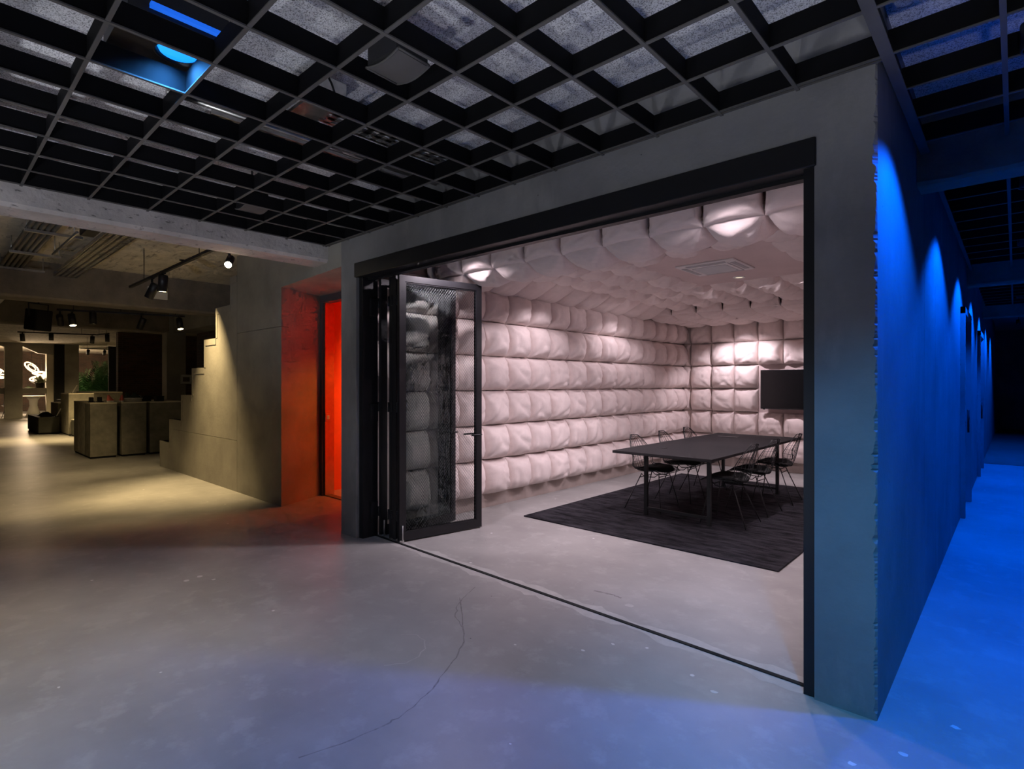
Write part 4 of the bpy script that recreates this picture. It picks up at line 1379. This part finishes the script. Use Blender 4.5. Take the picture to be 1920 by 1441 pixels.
tag(jb, 'black cable box beside the wide perforated tray', 'junction box')
MB().bbox(-0.3, 0.3, -0.07, 0.07, 0.0, 0.12, 0.01).build('body', 'black_metal', jb)
for sx in (-0.2, 0.2):
    MB().tube([(sx, 0, 0.12), (sx, 0, 0.21)], 0.008, 6).build('hanger', 'black_metal', jb)
sign = empty('switch_box', (-16.03, 4.78, 1.72))
tag(sign, 'small pale box fixed to the concrete column behind the railing', 'box')
MB().bbox(-0.03, 0.03, -0.12, 0.12, -0.12, 0.12, 0.004, None).build('body', 'paper', sign)
MB().box(0.031, 0.033, -0.08, 0.08, -0.06, 0.06).build('face', 'olive_wood', sign)

# ------------------------------------------------------------------ cafe beyond the far wall
def torus(R0, r0, m, n=40, k=8):
    mb = MB()
    pts = [m @ Vector((R0 * math.cos(2 * math.pi * i / n), R0 * math.sin(2 * math.pi * i / n), 0)) for i in range(n)]
    mb.tube(pts, r0, k, closed=True)
    return mb


XR_ = XF - 2.2
rings = [(3.66, 2.42, 0.33, (1.25, 0.95), 'tilted glowing ring pendant, uppermost of the cafe cluster'),
         (4.02, 2.12, 0.35, (0.1, 0.0), 'flat glowing ring pendant in the middle of the cafe cluster'),
         (3.84, 1.86, 0.27, (-0.3, 0.35), 'lowest glowing ring pendant of the cafe cluster'),
         (4.26, 2.02, 0.24, (0.1, 0.3), 'glowing ring pendant behind the pale pillar'),
         (2.46, 2.25, 0.34, (0.8, 0.3), 'glowing ring pendant at the picture edge'),
         (2.42, 1.95, 0.32, (0.2, -0.3), 'lower glowing ring pendant at the picture edge')]
for (y, z, r, tilt, lb) in rings:
    o = empty('ring_pendant', (XR_, y * 1.062, z))
    tag(o, lb, 'pendant lamp', 'ring pendants in the cafe')
    m = Matrix.Rotation(-tilt[0] * 0.6, 4, 'X') @ Matrix.Rotation(0.28 + tilt[1] * 0.3, 4, 'Y')
    torus(r, 0.032, m).build('ring', 'ring_glow', o)
    torus(r * 0.55, 0.02, m).build('inner_ring', 'ring_glow', o)
    MB().tube([(0, 0, 0.02), (0, 0, 4.05 - z)], 0.008, 5).build('cord', 'black_metal', o)
spot('ring_light', (XR_ - 0.3, 4.2, 2.1), (XR_ - 6, 4.2, 1.2), 900, (1, 0.72, 0.45), 165, 0.4, 0.4)
spot('ring_light', (XR_ + 0.4, 3.6, 2.1), (XR_ + 4, 3.4, 1.2), 420, (1, 0.72, 0.45), 165, 0.4, 0.4)


def leafy(name, loc, n, ln, spread, material, label, seed, arch=0.5, width=0.05, pinn=0):
    o = empty(name, loc)
    tag(o, label, 'plant')
    r = random.Random(seed)
    m = MB()
    stems = MB()
    for i in range(n):
        a = r.uniform(0, 6.283)
        e = r.uniform(0.55, 1.45)
        L_ = ln * r.uniform(0.6, 1.1)
        d = Vector((math.cos(a) * math.cos(e), math.sin(a) * math.cos(e), math.sin(e)))
        side = Vector((-math.sin(a), math.cos(a), 0))
        p0 = Vector((r.uniform(-spread, spread), r.uniform(-spread, spread), r.uniform(0.1, 0.25)))
        pts = []
        for k in range(7):
            t = k / 6
            p = p0 + d * L_ * t + Vector((0, 0, -arch * L_ * t * t))
            pts.append(p)
        if pinn:
            stems.tube(pts, 0.008, 4)
            for k in range(pinn):
                t = 0.2 + 0.8 * k / pinn
                idx = min(5, int(t * 6))
                f = t * 6 - idx
                p = pts[idx].lerp(pts[idx + 1], f)
                tg = (pts[idx + 1] - pts[idx]).normalized()
                for s in (-1, 1):
                    q = p + (side * s * 0.9 + tg * 0.7 + Vector((0, 0, -0.25))).normalized() * L_ * 0.28 * (1 - 0.6 * t)
                    w = tg * 0.03
                    mid = p.lerp(q, 0.5)
                    m.quad([p - w * 0.3, mid - w, q, mid + w])
        else:
            for k in range(6):
                w0 = width * math.sin(math.pi * (0.12 + 0.88 * k / 6))
                w1 = width * math.sin(math.pi * (0.12 + 0.88 * (k + 1) / 6)) if k < 5 else 0.002
                m.quad([pts[k] - side * w0, pts[k] + side * w0, pts[k + 1] + side * w1, pts[k + 1] - side * w1], True)
    m.build('leaves', material, o)['kind'] = 'stuff'
    if pinn:
        stems.build('fronds', material, o)
    MB().lathe([(0.10 + spread * 0.4, 0.0), (0.14 + spread * 0.5, 0.25), (0.12 + spread * 0.5, 0.25), (0.1 + spread * 0.4, 0.2)], 16).build('pot', 'soil', o)
    return o


leafy('bird_nest_plant', (XF - 0.35, 3.98, 1.41), 46, 0.62, 0.10, 'pale_leaf', 'pale leafy plant on the cafe counter below the ring lamps', 3, 0.35, 0.055)
leafy('palm_plant', (XF - 2.0, 5.95, 0.0), 34, 3.1, 0.3, 'leaf', 'feathery green palm in the far opening, left of its taller neighbour', 5, 0.22, 0.05, 18)
leafy('palm_plant', (XF - 1.6, 6.75, 0.0), 34, 3.2, 0.3, 'leaf', 'tall feathery green palm in the far opening beside the steel frame', 6, 0.22, 0.05, 18)
leafy('fern_plant', (XF - 1.0, 6.25, 0.0), 50, 1.7, 0.25, 'leaf', 'low bushy fern at the bottom of the far opening', 8, 0.3, 0.04, 12)
leafy('fern_plant', (XF - 1.7, 5.75, 0.0), 44, 2.0, 0.2, 'leaf', 'bushy fern climbing the left edge of the far opening', 9, 0.15, 0.06)
spot('plant_fill', (XF + 0.6, 5.9, 3.6), (XF - 1.6, 6.0, 1.2), 1500, (0.9, 1.0, 0.85), 80, 0.5, 0.1)  # fill without a fixture, added to brighten the plants

ct = empty('cafe_table', (XF - 1.25, 3.85, 0))
tag(ct, 'round white cafe table on an hourglass base below the counter', 'table')
MB().lathe([(0.001, 0.98), (0.55, 0.98), (0.57, 1.0), (0.55, 1.02), (0.001, 1.02)], 32).build('table_top', 'cafe_white', ct)
MB().lathe([(0.30, 0.0), (0.22, 0.3), (0.15, 0.55), (0.17, 0.8), (0.28, 0.98)], 20).build('base', 'cafe_white', ct)


def shell_chair(loc, rz, lb):
    o = empty('shell_chair', loc, rz)
    tag(o, lb, 'chair')
    MB().grid(lambda a, b: ((a - 0.5) * 0.52, 0.24 - 0.5 * b if b < 0.6 else -0.06 - 0.25 * (b - 0.6) / 0.4, 0.50 + 0.10 * (2 * a - 1) ** 2 + (0 if b < 0.6 else 0.42 * (b - 0.6) / 0.4)), 8, 8).build('shell', 'near_black', o)
    for sx in (-1, 1):
        for sy in (-1, 1):
            MB().tube([(sx * 0.12, sy * 0.12, 0.50), (sx * 0.24, sy * 0.22, 0)], 0.014, 6).build('leg', 'near_black', o)


shell_chair((XF - 0.95, 4.62, 0), 2.0, 'black shell chair beside the cafe table, next to the pale pillar')
shell_chair((XF - 0.72, 2.95, 0), -1.9, 'black shell chair half hidden by the concrete pillar')
shell_chair((XF - 0.9, 2.2, 0), 0.4, 'black shell chair at the picture edge')
